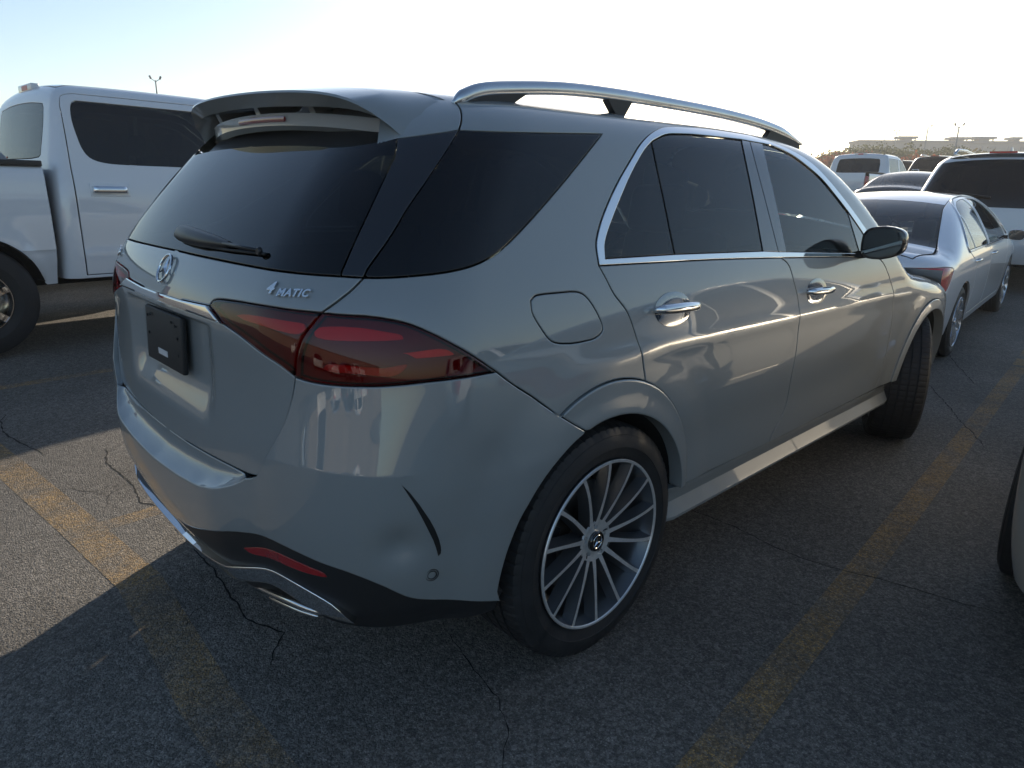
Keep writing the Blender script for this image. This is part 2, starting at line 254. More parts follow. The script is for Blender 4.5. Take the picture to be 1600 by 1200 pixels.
# outlines of the panels on the form: (along, up, gap)
DATA={
'rear_glass':[(.745,1.2541,1),(.2692,1.258,1),(0,1.2591,1),(0,1.2791,0),(0,1.72,0),(.02,1.7197,1),(.26,1.7162,1),(.3601,1.7125,1),(.5204,1.7035,1),(.6,1.7,1),(.7032,1.6975,1),(.8877,1.6949,1),(.8754,1.6232,1),(.8715,1.6079,1),(.8665,1.5938,1),(.8549,1.5691,1),(.8438,1.5429,1),(.8185,1.4754,1),(.786,1.3838,1),(.7734,1.3534,1),(.7651,1.3312,1),(.7553,1.3011,1),(.7445,1.2635,1)],
'glass_side_trim':[(.7903,1.2521,1),(.745,1.2541,1),(.7445,1.2635,1),(.7576,1.3086,1),(.7678,1.3387,1),(.786,1.3838,1),(.8185,1.4754,1),(.8438,1.5429,1),(.8549,1.5691,1),(.8665,1.5938,1),(.8715,1.6079,1),(.8754,1.6232,1),(.8877,1.6949,1),(1.1098,1.6736,1),(1.0757,1.6303,1),(1.0419,1.597,1),(1.0202,1.5738,1),(.9998,1.5506,1),(.9688,1.5128,1),(.9187,1.4477,1),(.8917,1.4099,1),(.8703,1.3764,1),(.8074,1.2877,1),(.7963,1.2694,1)],
'quarter_window':[(1.1098,1.6736,1),(1.0757,1.6303,1),(1.0419,1.597,1),(1.0202,1.5738,1),(.9998,1.5506,1),(.9788,1.5254,1),(.9592,1.5006,1),(.9116,1.4382,1),(.8917,1.4099,1),(.8703,1.3764,1),(.8176,1.3025,1),(.7993,1.2748,1),(.7963,1.2694,1),(.7917,1.2579,1),(.7981,1.2522,1),(.8215,1.2522,1),(.8523,1.2533,1),(.9274,1.2579,1),(.963,1.2613,1),(.9999,1.2665,1),(1.0286,1.2724,1),(1.0482,1.2776,1),(1.0683,1.2839,1),(1.1007,1.2955,1),(1.1331,1.3103,1),(1.199,1.3463,1),(1.2574,1.3809,1),(1.2937,1.4058,1),(1.3302,1.4319,1),(1.3683,1.4603,1),(1.4184,1.499,1),(1.5582,1.6127,1),(1.6311,1.6697,1),(1.4754,1.6585,1),(1.3648,1.6513,1),(1.3053,1.648,1),(1.2673,1.6472,1),(1.243,1.6478,1),(1.2198,1.6492,1),(1.199,1.6514,1),(1.1788,1.6544,1),(1.1579,1.6586,1),(1.1379,1.6638,1)],
'tailgate':[(0,1.139,0),(0,1.2591,0),(.0192,1.259,1),(.2692,1.258,1),(.7246,1.2543,1),(.745,1.2541,1),(.7903,1.2521,1),(.7752,1.2333,1),(.7646,1.2215,1),(.7419,1.1994,1),(.7165,1.1763,1),(.6086,1.1773,1),(.572,1.177,1),(.4768,1.1737,1),(.4074,1.1697,1),(.3904,1.1679,1),(.3724,1.1651,1),(.3578,1.1609,1),(.3497,1.154,1),(.3434,1.1462,1),(.17,1.14,1)],
'tailgate_lower':[(0,.7279,0),(0,1.118,0),(.0199,1.117,1),(.25,1.117,1),(.4296,1.1133,1),(.4589,1.1074,1),(.4839,1.1012,1),(.508,1.0944,1),(.5311,1.0868,1),(.6116,1.0581,1),(.6199,1.055,1),(.636,1.0472,1),(.6658,1.0281,1),(.6595,.9873,1),(.6535,.96,1),(.6419,.9201,1),(.635,.9008,1),(.6305,.8904,1),(.6014,.8314,1),(.5732,.7791,1),(.5688,.769,1),(.5637,.7606,1),(.5448,.7485,1),(.5309,.7451,1),(.5158,.7429,1),(.2646,.7329,1),(.1513,.7295,1)],
'chrome_strip':[(0,1.117,0),(0,1.139,0),(.0189,1.1391,1),(.17,1.14,1),(.3434,1.1462,1),(.3798,1.1331,1),(.4296,1.1133,1),(.288,1.1165,1),(.2271,1.1172,1)],
'lamp_in':[(.3434,1.1462,1),(.3497,1.154,1),(.3578,1.1609,1),(.3724,1.1651,1),(.3904,1.1679,1),(.4074,1.1697,1),(.4768,1.1737,1),(.572,1.177,1),(.6086,1.1773,1),(.7165,1.1763,1),(.6891,1.1329,1),(.6822,1.1198,1),(.6794,1.1128,1),(.6729,1.0902,1),(.6696,1.0734,1),(.6673,1.0566,1),(.6658,1.0281,1),(.636,1.0472,1),(.6199,1.055,1),(.6116,1.0581,1),(.5311,1.0868,1),(.508,1.0944,1),(.4839,1.1012,1),(.4589,1.1074,1),(.4296,1.1133,1),(.3798,1.1331,1)],
'lamp_out':[(.7165,1.1763,1),(.7498,1.1736,1),(.795,1.172,1),(.8085,1.1704,1),(.8299,1.1664,1),(.8504,1.1612,1),(.8641,1.1566,1),(.8772,1.1509,1),(.896,1.1405,1),(.9146,1.1289,1),(.9323,1.1165,1),(.9721,1.0868,1),(1.0008,1.0634,1),(1.0508,1.0184,1),(.9171,1.0215,1),(.8809,1.0209,1),(.8195,1.0184,1),(.7588,1.0184,1),(.7238,1.0196,1),(.7022,1.0214,1),(.6877,1.0235,1),(.6658,1.0281,1),(.6673,1.0566,1),(.6696,1.0734,1),(.6729,1.0902,1),(.6794,1.1128,1),(.6822,1.1198,1),(.6891,1.1329,1)],
'bumper':[(0,.4614,0),(0,.7279,0),(.0189,.7281,1),(.1702,.7299,1),(.3214,.7351,1),(.5158,.7429,1),(.5309,.7451,1),(.5448,.7485,1),(.5637,.7606,1),(.5688,.769,1),(.5732,.7791,1),(.6014,.8314,1),(.6305,.8904,1),(.635,.9008,1),(.6419,.9201,1),(.6535,.96,1),(.6595,.9873,1),(.6658,1.0281,1),(.6877,1.0235,1),(.7022,1.0214,1),(.7238,1.0196,1),(.7588,1.0184,1),(.8195,1.0184,1),(.9023,1.0215,1),(1.0508,1.0184,1),(1.0734,.9958,1),(1.0818,.9882,1),(1.1131,.9653,1),(1.1605,.934,1),(1.234,.8774,1),(1.2908,.8397,1),(1.3514,.8016,1),(1.3426,.793,1),(1.312,.7816,1),(1.2922,.7726,1),(1.2728,.7627,1),(1.2448,.746,1),(1.218,.7273,1),(1.1928,.7066,1),(1.1769,.6917,1),(1.1618,.6761,1),(1.1406,.6512,1),(1.1214,.6248,1),(1.1097,.6065,1),(1.099,.5875,1),(1.0847,.5582,1),(1.0769,.538,1),(1.0711,.5175,1),(1.0662,.4967,1),(1.062,.4755,1),(1.0587,.4541,1),(1.0562,.4326,1),(1.0546,.4109,1),(1.0667,.3709,1),(1.0223,.3938,1),(.9927,.4082,1),(.9447,.4291,1),(.9046,.448,1),(.8761,.4644,1),(.8627,.4741,1),(.8499,.4857,1),(.8198,.5204,1),(.8138,.5267,1),(.8024,.537,1),(.7909,.5466,1),(.7791,.5553,1),(.7608,.5666,1),(.7479,.5727,1),(.7345,.5778,1),(.6915,.5919,1),(.6673,.5978,1),(.6414,.6014,1),(.6122,.6018,1),(.6015,.6012,1),(.5786,.5986,1),(.5277,.589,1),(.4866,.5798,1),(.4058,.556,1),(.35,.5388,1),(.2295,.4997,1),(.1902,.4886,1),(.148,.4778,1),(.1269,.4732,1),(.1057,.4694,1),(.0846,.4668,1),(.0635,.465,1)],
'side_panel':[(1.172,1.849,1),(1.2265,1.8626,1),(1.253,1.8682,1),(1.2796,1.8731,1),(1.3355,1.8813,1),(1.3658,1.8845,1),(1.4225,1.8882,1),(1.5015,1.8892,1),(1.5879,1.8877,1),(1.8674,1.8788,1),(2.4078,1.8742,1),(2.4983,1.8728,1),(2.6483,1.8694,1),(2.7983,1.8641,1),(2.9183,1.8578,1),(3.0083,1.8513,1),(3.0983,1.842,1),(3.1261,1.8269,1),(3.1816,1.7949,1),(3.2371,1.7605,1),(3.2927,1.7234,1),(3.3483,1.6831,1),(3.376,1.6617,1),(3.4313,1.6161,1),(3.4866,1.5672,1),(3.5422,1.5157,1),(3.6844,1.382,1),(3.7714,1.3185,1),(3.8583,1.2508,1),(3.5334,1.2728,1),(3.4287,1.3526,1),(3.3895,1.3813,1),(3.2183,1.5204,1),(3.1155,1.5978,1),(3.0941,1.6126,1),(3.0713,1.6267,1),(3.0498,1.6385,1),(3.0045,1.6607,1),(2.981,1.671,1),(2.9331,1.6899,1),(2.908,1.6982,1),(2.8819,1.7056,1),(2.855,1.7123,1),(2.75,1.7357,1),(2.6537,1.7544,1),(2.6311,1.7594,1),(2.61,1.765,1),(2.5502,1.7644,1),(2.3881,1.765,1),(2.3341,1.7643,1),(2.2583,1.762,1),(2.2077,1.759,1),(2.0845,1.7484,1),(2.0343,1.7419,1),(2.0095,1.738,1),(1.9839,1.7315,1),(1.9511,1.72,1),(1.9193,1.7065,1),(1.8893,1.6923,1),(1.867,1.6806,1),(1.846,1.6684,1),(1.8261,1.6558,1),(1.8073,1.6429,1),(1.7912,1.6307,1),(1.7617,1.605,1),(1.6796,1.5282,1),(1.6537,1.5029,1),(1.6177,1.4659,1),(1.5734,1.4181,1),(1.5152,1.3526,1),(1.5008,1.3337,1),(1.4879,1.3137,1),(1.4833,1.3028,1),(1.4807,1.2927,1),(1.4794,1.2815,1),(1.4773,1.2464,1),(1.4975,1.21,1),(1.5113,1.1826,1),(1.5166,1.1731,1),(1.5229,1.1635,1),(1.5299,1.1549,1),(1.5558,1.1288,1),(1.5641,1.1195,1),(1.5713,1.1098,1),(1.5777,1.0988,1),(1.5834,1.0871,1),(1.5884,1.0751,1),(1.6016,1.039,1),(1.6131,1.0035,1),(1.6227,.9679,1),(1.6338,.9207,1),(1.6402,.8964,1),(1.631,.895,1),(1.6072,.9029,1),(1.583,.9095,1),(1.5584,.9147,1),(1.5335,.9186,1),(1.5084,.921,1),(1.4832,.922,1),(1.458,.9215,1),(1.4329,.9197,1),(1.4079,.9164,1),(1.3832,.9117,1),(1.3588,.9056,1),(1.3348,.8982,1),(1.3114,.8895,1),(1.2885,.8795,1),(1.2662,.8682,1),(1.2518,.8601,1),(1.234,.8774,1),(1.1705,.9267,1),(1.1483,.9425,1),(1.1017,.9732,1),(1.0818,.9882,1),(1.0734,.9958,1),(1.0508,1.0184,1),(1.0146,1.0512,1),(.994,1.0691,1),(.9721,1.0868,1),(.9264,1.1208,1),(.896,1.1405,1),(.8772,1.1509,1),(.8641,1.1566,1),(.8504,1.1612,1),(.8229,1.1679,1),(.795,1.172,1),(.7428,1.1741,1),(.7165,1.1763,1),(.7419,1.1994,1),(.7646,1.2215,1),(.7752,1.2333,1),(.7903,1.2521,1),(.8215,1.2522,1),(.8523,1.2533,1),(.9274,1.2579,1),(.963,1.2613,1),(.9906,1.265,1),(1.0093,1.2682,1),(1.0286,1.2724,1),(1.0482,1.2776,1),(1.0897,1.2913,1),(1.1224,1.305,1),(1.1546,1.3217,1),(1.199,1.3463,1),(1.2574,1.3809,1),(1.2937,1.4058,1),(1.3302,1.4319,1),(1.3683,1.4603,1),(1.4184,1.499,1),(1.5582,1.6127,1),(1.6311,1.6697,1),(1.4754,1.6585,1),(1.3648,1.6513,1),(1.3053,1.648,1),(1.2673,1.6472,1),(1.243,1.6478,1),(1.2198,1.6492,1),(1.199,1.6514,1),(1.1788,1.6544,1),(1.1579,1.6586,1),(1.1379,1.6638,1),(1.1098,1.6736,1),(1.1253,1.6994,1),(1.133,1.7136,1),(1.1491,1.7487,1),(1.1564,1.7675,1),(1.1639,1.7915,1),(1.1695,1.8149,1),(1.1713,1.8323,1)],
'flare_rear':[(1.9394,.4555,1),(1.9366,.4875,1),(1.9322,.5195,1),(1.9258,.5515,1),(1.9174,.5833,1),(1.9069,.6149,1),(1.8943,.646,1),(1.8846,.6665,1),(1.8682,.6964,1),(1.8496,.7254,1),(1.8359,.7441,1),(1.8212,.7621,1),(1.7975,.788,1),(1.7804,.8043,1),(1.7533,.8272,1),(1.7341,.8413,1),(1.7039,.8607,1),(1.6828,.8722,1),(1.6611,.8827,1),(1.631,.895,1),(1.6072,.9029,1),(1.583,.9095,1),(1.5501,.9162,1),(1.5252,.9195,1),(1.4916,.9218,1),(1.458,.9215,1),(1.4329,.9197,1),(1.3996,.915,1),(1.3669,.9078,1),(1.3348,.8982,1),(1.3114,.8895,1),(1.2885,.8795,1),(1.2662,.8682,1),(1.2518,.8601,1),(1.234,.8774,1),(1.2908,.8397,1),(1.3514,.8016,1),(1.3673,.8004,1),(1.3964,.8071,1),(1.4112,.8097,1),(1.4408,.8134,1),(1.4557,.8144,1),(1.4706,.8149,1),(1.5005,.8144,1),(1.5154,.8134,1),(1.5451,.8098,1),(1.5598,.8072,1),(1.5889,.8005,1),(1.6175,.7919,1),(1.6316,.7868,1),(1.6591,.7752,1),(1.6857,.7617,1),(1.6987,.7542,1),(1.7114,.7464,1),(1.7359,.7293,1),(1.7592,.7106,1),(1.7811,.6903,1),(1.7916,.6796,1),(1.8113,.6571,1),(1.8205,.6454,1),(1.8378,.621,1),(1.8533,.5955,1),(1.8604,.5823,1),(1.867,.5689,1),(1.8788,.5415,1),(1.884,.5275,1),(1.8929,.499,1),(1.8966,.4845,1),(1.9025,.4552,1)],
'rear_door':[(1.4773,1.2464,1),(1.8458,1.2379,1),(2.0778,1.2314,1),(2.2318,1.2259,1),(2.5801,1.2113,1),(2.6176,1.1939,1),(2.6334,1.1833,1),(2.6438,1.1702,1),(2.6508,1.155,1),(2.6625,1.1221,1),(2.6821,1.0761,1),(2.688,1.0601,1),(2.6926,1.044,1),(2.6953,1.0301,1),(2.6971,1.0162,1),(2.699,.9879,1),(2.7015,.9269,1),(2.7032,.8605,1),(2.7031,.8268,1),(2.6989,.7585,1),(2.6987,.7413,1),(2.6995,.724,1),(2.7017,.7071,1),(2.7051,.6895,1),(2.7171,.6372,1),(2.7193,.6213,1),(2.7196,.6071,1),(2.7177,.5918,1),(2.7139,.5787,1),(2.7079,.5665,1),(2.6996,.5535,1),(2.6883,.5407,1),(2.6733,.5272,1),(2.6399,.5006,1),(2.6254,.4882,1),(2.6151,.4771,1),(2.6062,.4608,1),(2.6006,.4455,1),(1.9394,.4555,1),(1.9366,.4875,1),(1.9322,.5195,1),(1.9258,.5515,1),(1.9174,.5833,1),(1.9069,.6149,1),(1.8943,.646,1),(1.8846,.6665,1),(1.8682,.6964,1),(1.8496,.7254,1),(1.8287,.7532,1),(1.8135,.7709,1),(1.7975,.788,1),(1.7716,.8121,1),(1.7438,.8344,1),(1.7242,.848,1),(1.7039,.8607,1),(1.672,.8776,1),(1.6388,.892,1),(1.6369,.9085,1),(1.6227,.9679,1),(1.6131,1.0035,1),(1.6016,1.039,1),(1.5884,1.0751,1),(1.5834,1.0871,1),(1.5777,1.0988,1),(1.5713,1.1098,1),(1.5641,1.1195,1),(1.5558,1.1288,1),(1.5299,1.1549,1),(1.5229,1.1635,1),(1.5166,1.1731,1),(1.5113,1.1826,1),(1.4975,1.21,1)],
'front_door':[(2.5801,1.2113,1),(3.0852,1.1882,1),(3.5027,1.1667,1),(3.593,1.1557,1),(3.6327,1.1466,1),(3.6593,1.134,1),(3.6811,1.1181,1),(3.7,1.1005,1),(3.7366,1.0627,1),(3.7537,1.0419,1),(3.769,1.0202,1),(3.7821,.9981,1),(3.791,.9785,1),(3.7979,.9584,1),(3.8143,.8968,1),(3.8262,.8557,1),(3.8363,.8142,1),(3.8399,.7928,1),(3.8419,.7732,1),(3.8427,.7533,1),(3.8427,.7333,1),(3.8397,.6522,1),(3.8346,.5718,1),(3.8337,.5307,1),(3.8037,.455,1),(2.6006,.4455,1),(2.6062,.4608,1),(2.6151,.4771,1),(2.6254,.4882,1),(2.6399,.5006,1),(2.6733,.5272,1),(2.6883,.5407,1),(2.6996,.5535,1),(2.7079,.5665,1),(2.7139,.5787,1),(2.7177,.5918,1),(2.7196,.6071,1),(2.7193,.6213,1),(2.7171,.6372,1),(2.7051,.6895,1),(2.7017,.7071,1),(2.6995,.724,1),(2.6987,.7413,1),(2.6989,.7585,1),(2.7031,.8268,1),(2.7029,.8773,1),(2.7015,.9269,1),(2.6983,1.0021,1),(2.6953,1.0301,1),(2.6926,1.044,1),(2.688,1.0601,1),(2.6821,1.0761,1),(2.6625,1.1221,1),(2.6508,1.155,1),(2.6438,1.1702,1),(2.6334,1.1833,1),(2.6176,1.1939,1)],
'fender':[(3.5334,1.2728,1),(3.8583,1.2508,1),(3.9503,1.1848,1),(3.9808,1.1641,1),(4.0113,1.1447,1),(4.0419,1.127,1),(4.0727,1.1112,1),(4.1036,1.0972,1),(4.1348,1.0849,1),(4.1664,1.0741,1),(4.1983,1.0645,1),(4.2583,1.0493,1),(4.3198,1.0363,1),(4.3821,1.0246,1),(4.4446,1.0142,1),(4.5069,1.0049,1),(4.629,.9893,1),(4.8094,.9696,1),(4.8688,.9625,1),(4.9284,.9538,1),(4.9583,.9484,1),(4.9679,.9325,1),(4.9832,.8767,1),(4.9878,.8579,1),(4.9956,.8196,1),(5.0002,.7808,1),(5.0013,.7612,1),(5.0021,.7213,1),(5.0006,.6606,1),(4.9967,.56,1),(4.9876,.42,1),(4.988,.4021,1),(4.9861,.4317,1),(4.9824,.4611,1),(4.9769,.4902,1),(4.9697,.5189,1),(4.9607,.5472,1),(4.9501,.5748,1),(4.9378,.6018,1),(4.9239,.6279,1),(4.9084,.6532,1),(4.8914,.6775,1),(4.873,.7007,1),(4.8533,.7228,1),(4.8322,.7436,1),(4.8099,.7632,1),(4.7865,.7813,1),(4.762,.798,1),(4.7365,.8132,1),(4.7102,.8268,1),(4.6831,.8388,1),(4.6554,.8491,1),(4.627,.8578,1),(4.5982,.8647,1),(4.569,.8699,1),(4.5396,.8733,1),(4.51,.8749,1),(4.4804,.8747,1),(4.4508,.8727,1),(4.4214,.8689,1),(4.3923,.8634,1),(4.3636,.8561,1),(4.3354,.8471,1),(4.3077,.8364,1),(4.2808,.8241,1),(4.2546,.8101,1),(4.2294,.7946,1),(4.2051,.7776,1),(4.1819,.7592,1),(4.1599,.7394,1),(4.1391,.7183,1),(4.1196,.6959,1),(4.1015,.6725,1),(4.0849,.648,1),(4.0697,.6225,1),(4.0561,.5962,1),(4.0442,.569,1),(4.0339,.5413,1),(4.0253,.5129,1),(4.0184,.4841,1),(4.0133,.4549,1),(3.8037,.455,1),(3.8337,.5307,1),(3.8346,.5718,1),(3.8386,.6324,1),(3.8405,.6717,1),(3.8427,.7333,1),(3.8427,.7533,1),(3.8419,.7732,1),(3.8399,.7928,1),(3.8363,.8142,1),(3.8262,.8557,1),(3.8143,.8968,1),(3.7979,.9584,1),(3.791,.9785,1),(3.7821,.9981,1),(3.769,1.0202,1),(3.7537,1.0419,1),(3.7366,1.0627,1),(3.7,1.1005,1),(3.6811,1.1181,1),(3.6593,1.134,1),(3.6327,1.1466,1),(3.593,1.1557,1),(3.5027,1.1667,1)],
'flare_front':[(4.0133,.4549,1),(4.0184,.4841,1),(4.0253,.5129,1),(4.0339,.5413,1),(4.0442,.569,1),(4.0561,.5962,1),(4.0697,.6225,1),(4.0849,.648,1),(4.1015,.6725,1),(4.1196,.6959,1),(4.1391,.7183,1),(4.1599,.7394,1),(4.1819,.7592,1),(4.2051,.7776,1),(4.2294,.7946,1),(4.2546,.8101,1),(4.2808,.8241,1),(4.3077,.8364,1),(4.3354,.8471,1),(4.3636,.8561,1),(4.3923,.8634,1),(4.4214,.8689,1),(4.4508,.8727,1),(4.4804,.8747,1),(4.51,.8749,1),(4.5396,.8733,1),(4.569,.8699,1),(4.5982,.8647,1),(4.627,.8578,1),(4.6554,.8491,1),(4.6831,.8388,1),(4.7102,.8268,1),(4.7365,.8132,1),(4.762,.798,1),(4.7865,.7813,1),(4.8099,.7632,1),(4.8322,.7436,1),(4.8533,.7228,1),(4.873,.7007,1),(4.8914,.6775,1),(4.9084,.6532,1),(4.9239,.6279,1),(4.9378,.6018,1),(4.9501,.5748,1),(4.9607,.5472,1),(4.9697,.5189,1),(4.9769,.4902,1),(4.9824,.4611,1),(4.9861,.4317,1),(4.988,.4021,1),(4.9281,.4,1),(4.9264,.4258,1),(4.9232,.4514,1),(4.9184,.4768,1),(4.9121,.5018,1),(4.9044,.5264,1),(4.8952,.5506,1),(4.8845,.5741,1),(4.8725,.5969,1),(4.8591,.619,1),(4.8444,.6402,1),(4.8284,.6605,1),(4.8113,.6798,1),(4.7931,.6981,1),(4.7737,.7152,1),(4.7534,.7312,1),(4.7322,.7458,1),(4.7101,.7592,1),(4.6873,.7713,1),(4.6637,.7819,1),(4.6396,.7911,1),(4.615,.7989,1),(4.5899,.8051,1),(4.5646,.8099,1),(4.5389,.8131,1),(4.5132,.8147,1),(4.4874,.8149,1),(4.4616,.8134,1),(4.4359,.8104,1),(4.4105,.8059,1),(4.3854,.7999,1),(4.3607,.7924,1),(4.3365,.7834,1),(4.3129,.773,1),(4.2899,.7611,1),(4.2677,.7479,1),(4.2464,.7335,1),(4.2259,.7177,1),(4.2064,.7008,1),(4.188,.6827,1),(4.1707,.6635,1),(4.1546,.6433,1),(4.1397,.6222,1),(4.1261,.6003,1),(4.1138,.5776,1),(4.103,.5541,1),(4.0935,.5301,1),(4.0856,.5056,1),(4.0791,.4806,1),(4.0741,.4552,1)],
'w_quarter':[(1.508,1.2623,1),(1.5146,1.292,1),(1.5183,1.3015,1),(1.5244,1.312,1),(1.5319,1.3221,1),(1.5487,1.342,1),(1.5877,1.382,1),(1.5981,1.3935,1),(1.6962,1.504,1),(1.7236,1.5332,1),(1.7517,1.5619,1),(1.7943,1.6023,1),(1.8089,1.6148,1),(1.824,1.6266,1),(1.8413,1.6385,1),(1.8775,1.6608,1),(1.8743,1.6458,1),(1.8721,1.6313,1),(1.8702,1.6034,1),(1.8646,1.3379,1),(1.8645,1.2574,1)],
'w_rear':[(1.8775,1.6608,1),(1.9477,1.6891,1),(1.9732,1.6971,1),(1.9971,1.7023,1),(2.0215,1.706,1),(2.1196,1.714,1),(2.1648,1.7162,1),(2.2905,1.7193,1),(2.5033,1.7221,1),(2.4874,1.6989,1),(2.4771,1.6784,1),(2.4702,1.6596,1),(2.4659,1.6417,1),(2.4634,1.6245,1),(2.4623,1.6076,1),(2.4599,1.5221,1),(2.455,1.4221,1),(2.4477,1.295,1),(2.4462,1.2408,1),(1.8645,1.2574,1),(1.8646,1.3379,1),(1.8702,1.6034,1),(1.8721,1.6313,1),(1.8743,1.6458,1)],
'pillar_b_rear':[(2.5033,1.7221,1),(2.5661,1.7192,1),(2.5521,1.6964,1),(2.5434,1.6761,1),(2.5381,1.6573,1),(2.5353,1.6393,1),(2.5344,1.6219,1),(2.535,1.6049,1),(2.5438,1.4688,1),(2.5501,1.387,1),(2.5591,1.3027,1),(2.5644,1.2609,1),(2.5688,1.2328,1),(2.4462,1.2408,1),(2.4477,1.295,1),(2.455,1.4221,1),(2.4599,1.5221,1),(2.4623,1.6076,1),(2.4634,1.6245,1),(2.4659,1.6417,1),(2.4702,1.6596,1),(2.4771,1.6784,1),(2.4874,1.6989,1)],
'pillar_b_front':[(2.5661,1.7192,1),(2.6701,1.7169,1),(2.6539,1.6932,1),(2.6438,1.6723,1),(2.6374,1.653,1),(2.6338,1.6346,1),(2.6322,1.6168,1),(2.6353,1.3172,1),(2.6371,1.2588,1),(2.6391,1.2295,1),(2.5688,1.2328,1),(2.5644,1.2609,1),(2.5559,1.3305,1),(2.5487,1.4031,1),(2.5427,1.4854,1),(2.535,1.6049,1),(2.5344,1.6219,1),(2.5353,1.6393,1),(2.5381,1.6573,1),(2.5434,1.6761,1),(2.5521,1.6964,1)],
'w_front':[(2.6701,1.7169,1),(2.7223,1.7135,1),(2.7496,1.7098,1),(2.775,1.7041,1),(2.8027,1.6969,1),(2.8314,1.6884,1),(2.8599,1.6791,1),(2.8866,1.6693,1),(2.9101,1.6591,1),(2.9327,1.6482,1),(3.0462,1.5885,1),(3.0925,1.5625,1),(3.1155,1.5482,1),(3.1358,1.5342,1),(3.1748,1.5036,1),(3.2899,1.4078,1),(3.3292,1.3769,1),(3.345,1.3093,1),(3.3583,1.2582,1),(3.3687,1.2239,1),(3.3814,1.1892,1),(2.6391,1.2295,1),(2.6371,1.2588,1),(2.6353,1.3172,1),(2.6322,1.6168,1),(2.6338,1.6346,1),(2.6374,1.653,1),(2.6438,1.6723,1),(2.6539,1.6932,1)],
'sail':[(3.3292,1.3769,1),(3.4119,1.3128,1),(3.4489,1.2826,1),(3.4657,1.2673,1),(3.5092,1.2247,1),(3.5037,1.2026,1),(3.4992,1.1806,1),(3.3814,1.1892,1),(3.3687,1.2239,1),(3.3583,1.2582,1),(3.345,1.3093,1)],
'trim_chrome':[(1.4773,1.2464,1),(1.4794,1.2815,1),(1.4807,1.2927,1),(1.4833,1.3028,1),(1.4879,1.3137,1),(1.4938,1.3235,1),(1.5076,1.343,1),(1.5237,1.3625,1),(1.5734,1.4181,1),(1.6063,1.4538,1),(1.6537,1.5029,1),(1.6796,1.5282,1),(1.7761,1.618,1),(1.7912,1.6307,1),(1.8073,1.6429,1),(1.8261,1.6558,1),(1.846,1.6684,1),(1.867,1.6806,1),(1.8893,1.6923,1),(1.9193,1.7065,1),(1.9511,1.72,1),(1.9839,1.7315,1),(2.0095,1.738,1),(2.0343,1.7419,1),(2.0845,1.7484,1),(2.2077,1.759,1),(2.2834,1.763,1),(2.3605,1.7647,1),(2.4389,1.7651,1),(2.5502,1.7644,1),(2.61,1.765,1),(2.6311,1.7594,1),(2.6537,1.7544,1),(2.75,1.7357,1),(2.855,1.7123,1),(2.8819,1.7056,1),(2.908,1.6982,1),(2.9331,1.6899,1),(2.981,1.671,1),(3.0045,1.6607,1),(3.0498,1.6385,1),(3.0713,1.6267,1),(3.0941,1.6126,1),(3.1155,1.5978,1),(3.2183,1.5204,1),(3.3895,1.3813,1),(3.4287,1.3526,1),(3.5334,1.2728,1),(3.5092,1.2247,1),(3.4657,1.2673,1),(3.4489,1.2826,1),(3.4314,1.2973,1),(3.3093,1.3921,1),(3.2125,1.4718,1),(3.1748,1.5036,1),(3.1358,1.5342,1),(3.1155,1.5482,1),(3.0925,1.5625,1),(3.0694,1.5759,1),(2.9327,1.6482,1),(2.9101,1.6591,1),(2.8866,1.6693,1),(2.8599,1.6791,1),(2.8314,1.6884,1),(2.8027,1.6969,1),(2.775,1.7041,1),(2.7496,1.7098,1),(2.7223,1.7135,1),(2.6701,1.7169,1),(2.5661,1.7192,1),(2.5033,1.7221,1),(2.2905,1.7193,1),(2.1648,1.7162,1),(2.1196,1.714,1),(2.0215,1.706,1),(1.9971,1.7023,1),(1.9732,1.6971,1),(1.9477,1.6891,1),(1.8775,1.6608,1),(1.8413,1.6385,1),(1.824,1.6266,1),(1.8089,1.6148,1),(1.7943,1.6023,1),(1.7517,1.5619,1),(1.7236,1.5332,1),(1.6962,1.504,1),(1.5981,1.3935,1),(1.5877,1.382,1),(1.5487,1.342,1),(1.5319,1.3221,1),(1.5244,1.312,1),(1.5183,1.3015,1),(1.5146,1.292,1),(1.508,1.2623,1),(1.8645,1.2574,1),(2.4462,1.2408,1),(2.5688,1.2328,1),(2.6391,1.2295,1),(3.3814,1.1892,1),(3.4992,1.1806,1),(3.5027,1.1667,1),(2.9662,1.1939,1),(2.5801,1.2113,1),(2.2318,1.2259,1),(2.0778,1.2314,1),(1.9586,1.2349,1)],
'flap':[(1.1885,1.1761,1),(1.1956,1.1813,1),(1.2047,1.1858,1),(1.2143,1.1875,1),(1.2409,1.1883,1),(1.333,1.1862,1),(1.3484,1.1853,1),(1.3624,1.1838,1),(1.3743,1.1813,1),(1.3863,1.1767,1),(1.3957,1.1708,1),(1.4046,1.1633,1),(1.4116,1.1561,1),(1.4187,1.1474,1),(1.4321,1.1278,1),(1.4379,1.1179,1),(1.4493,1.0956,1),(1.4542,1.0829,1),(1.4535,1.0721,1),(1.447,1.0647,1),(1.4363,1.0589,1),(1.4232,1.0544,1),(1.4107,1.0519,1),(1.396,1.0505,1),(1.3496,1.0499,1),(1.3165,1.0512,1),(1.286,1.055,1),(1.2704,1.0579,1),(1.2561,1.0616,1),(1.2432,1.0674,1),(1.2349,1.0735,1),(1.2274,1.081,1),(1.2146,1.098,1),(1.1977,1.123,1),(1.1891,1.1397,1),(1.1867,1.1475,1),(1.186,1.1574,1)],
'vent':[(.8495,.7909,1),(.8611,.7714,1),(.8769,.7366,1),(.8952,.6898,1),(.9044,.6618,1),(.9132,.6277,1),(.9168,.6077,1),(.9177,.5961,1),(.9169,.5875,1),(.9119,.582,1),(.9072,.6078,1),(.9019,.6304,1),(.8814,.6994,1),(.8687,.7392,1)],
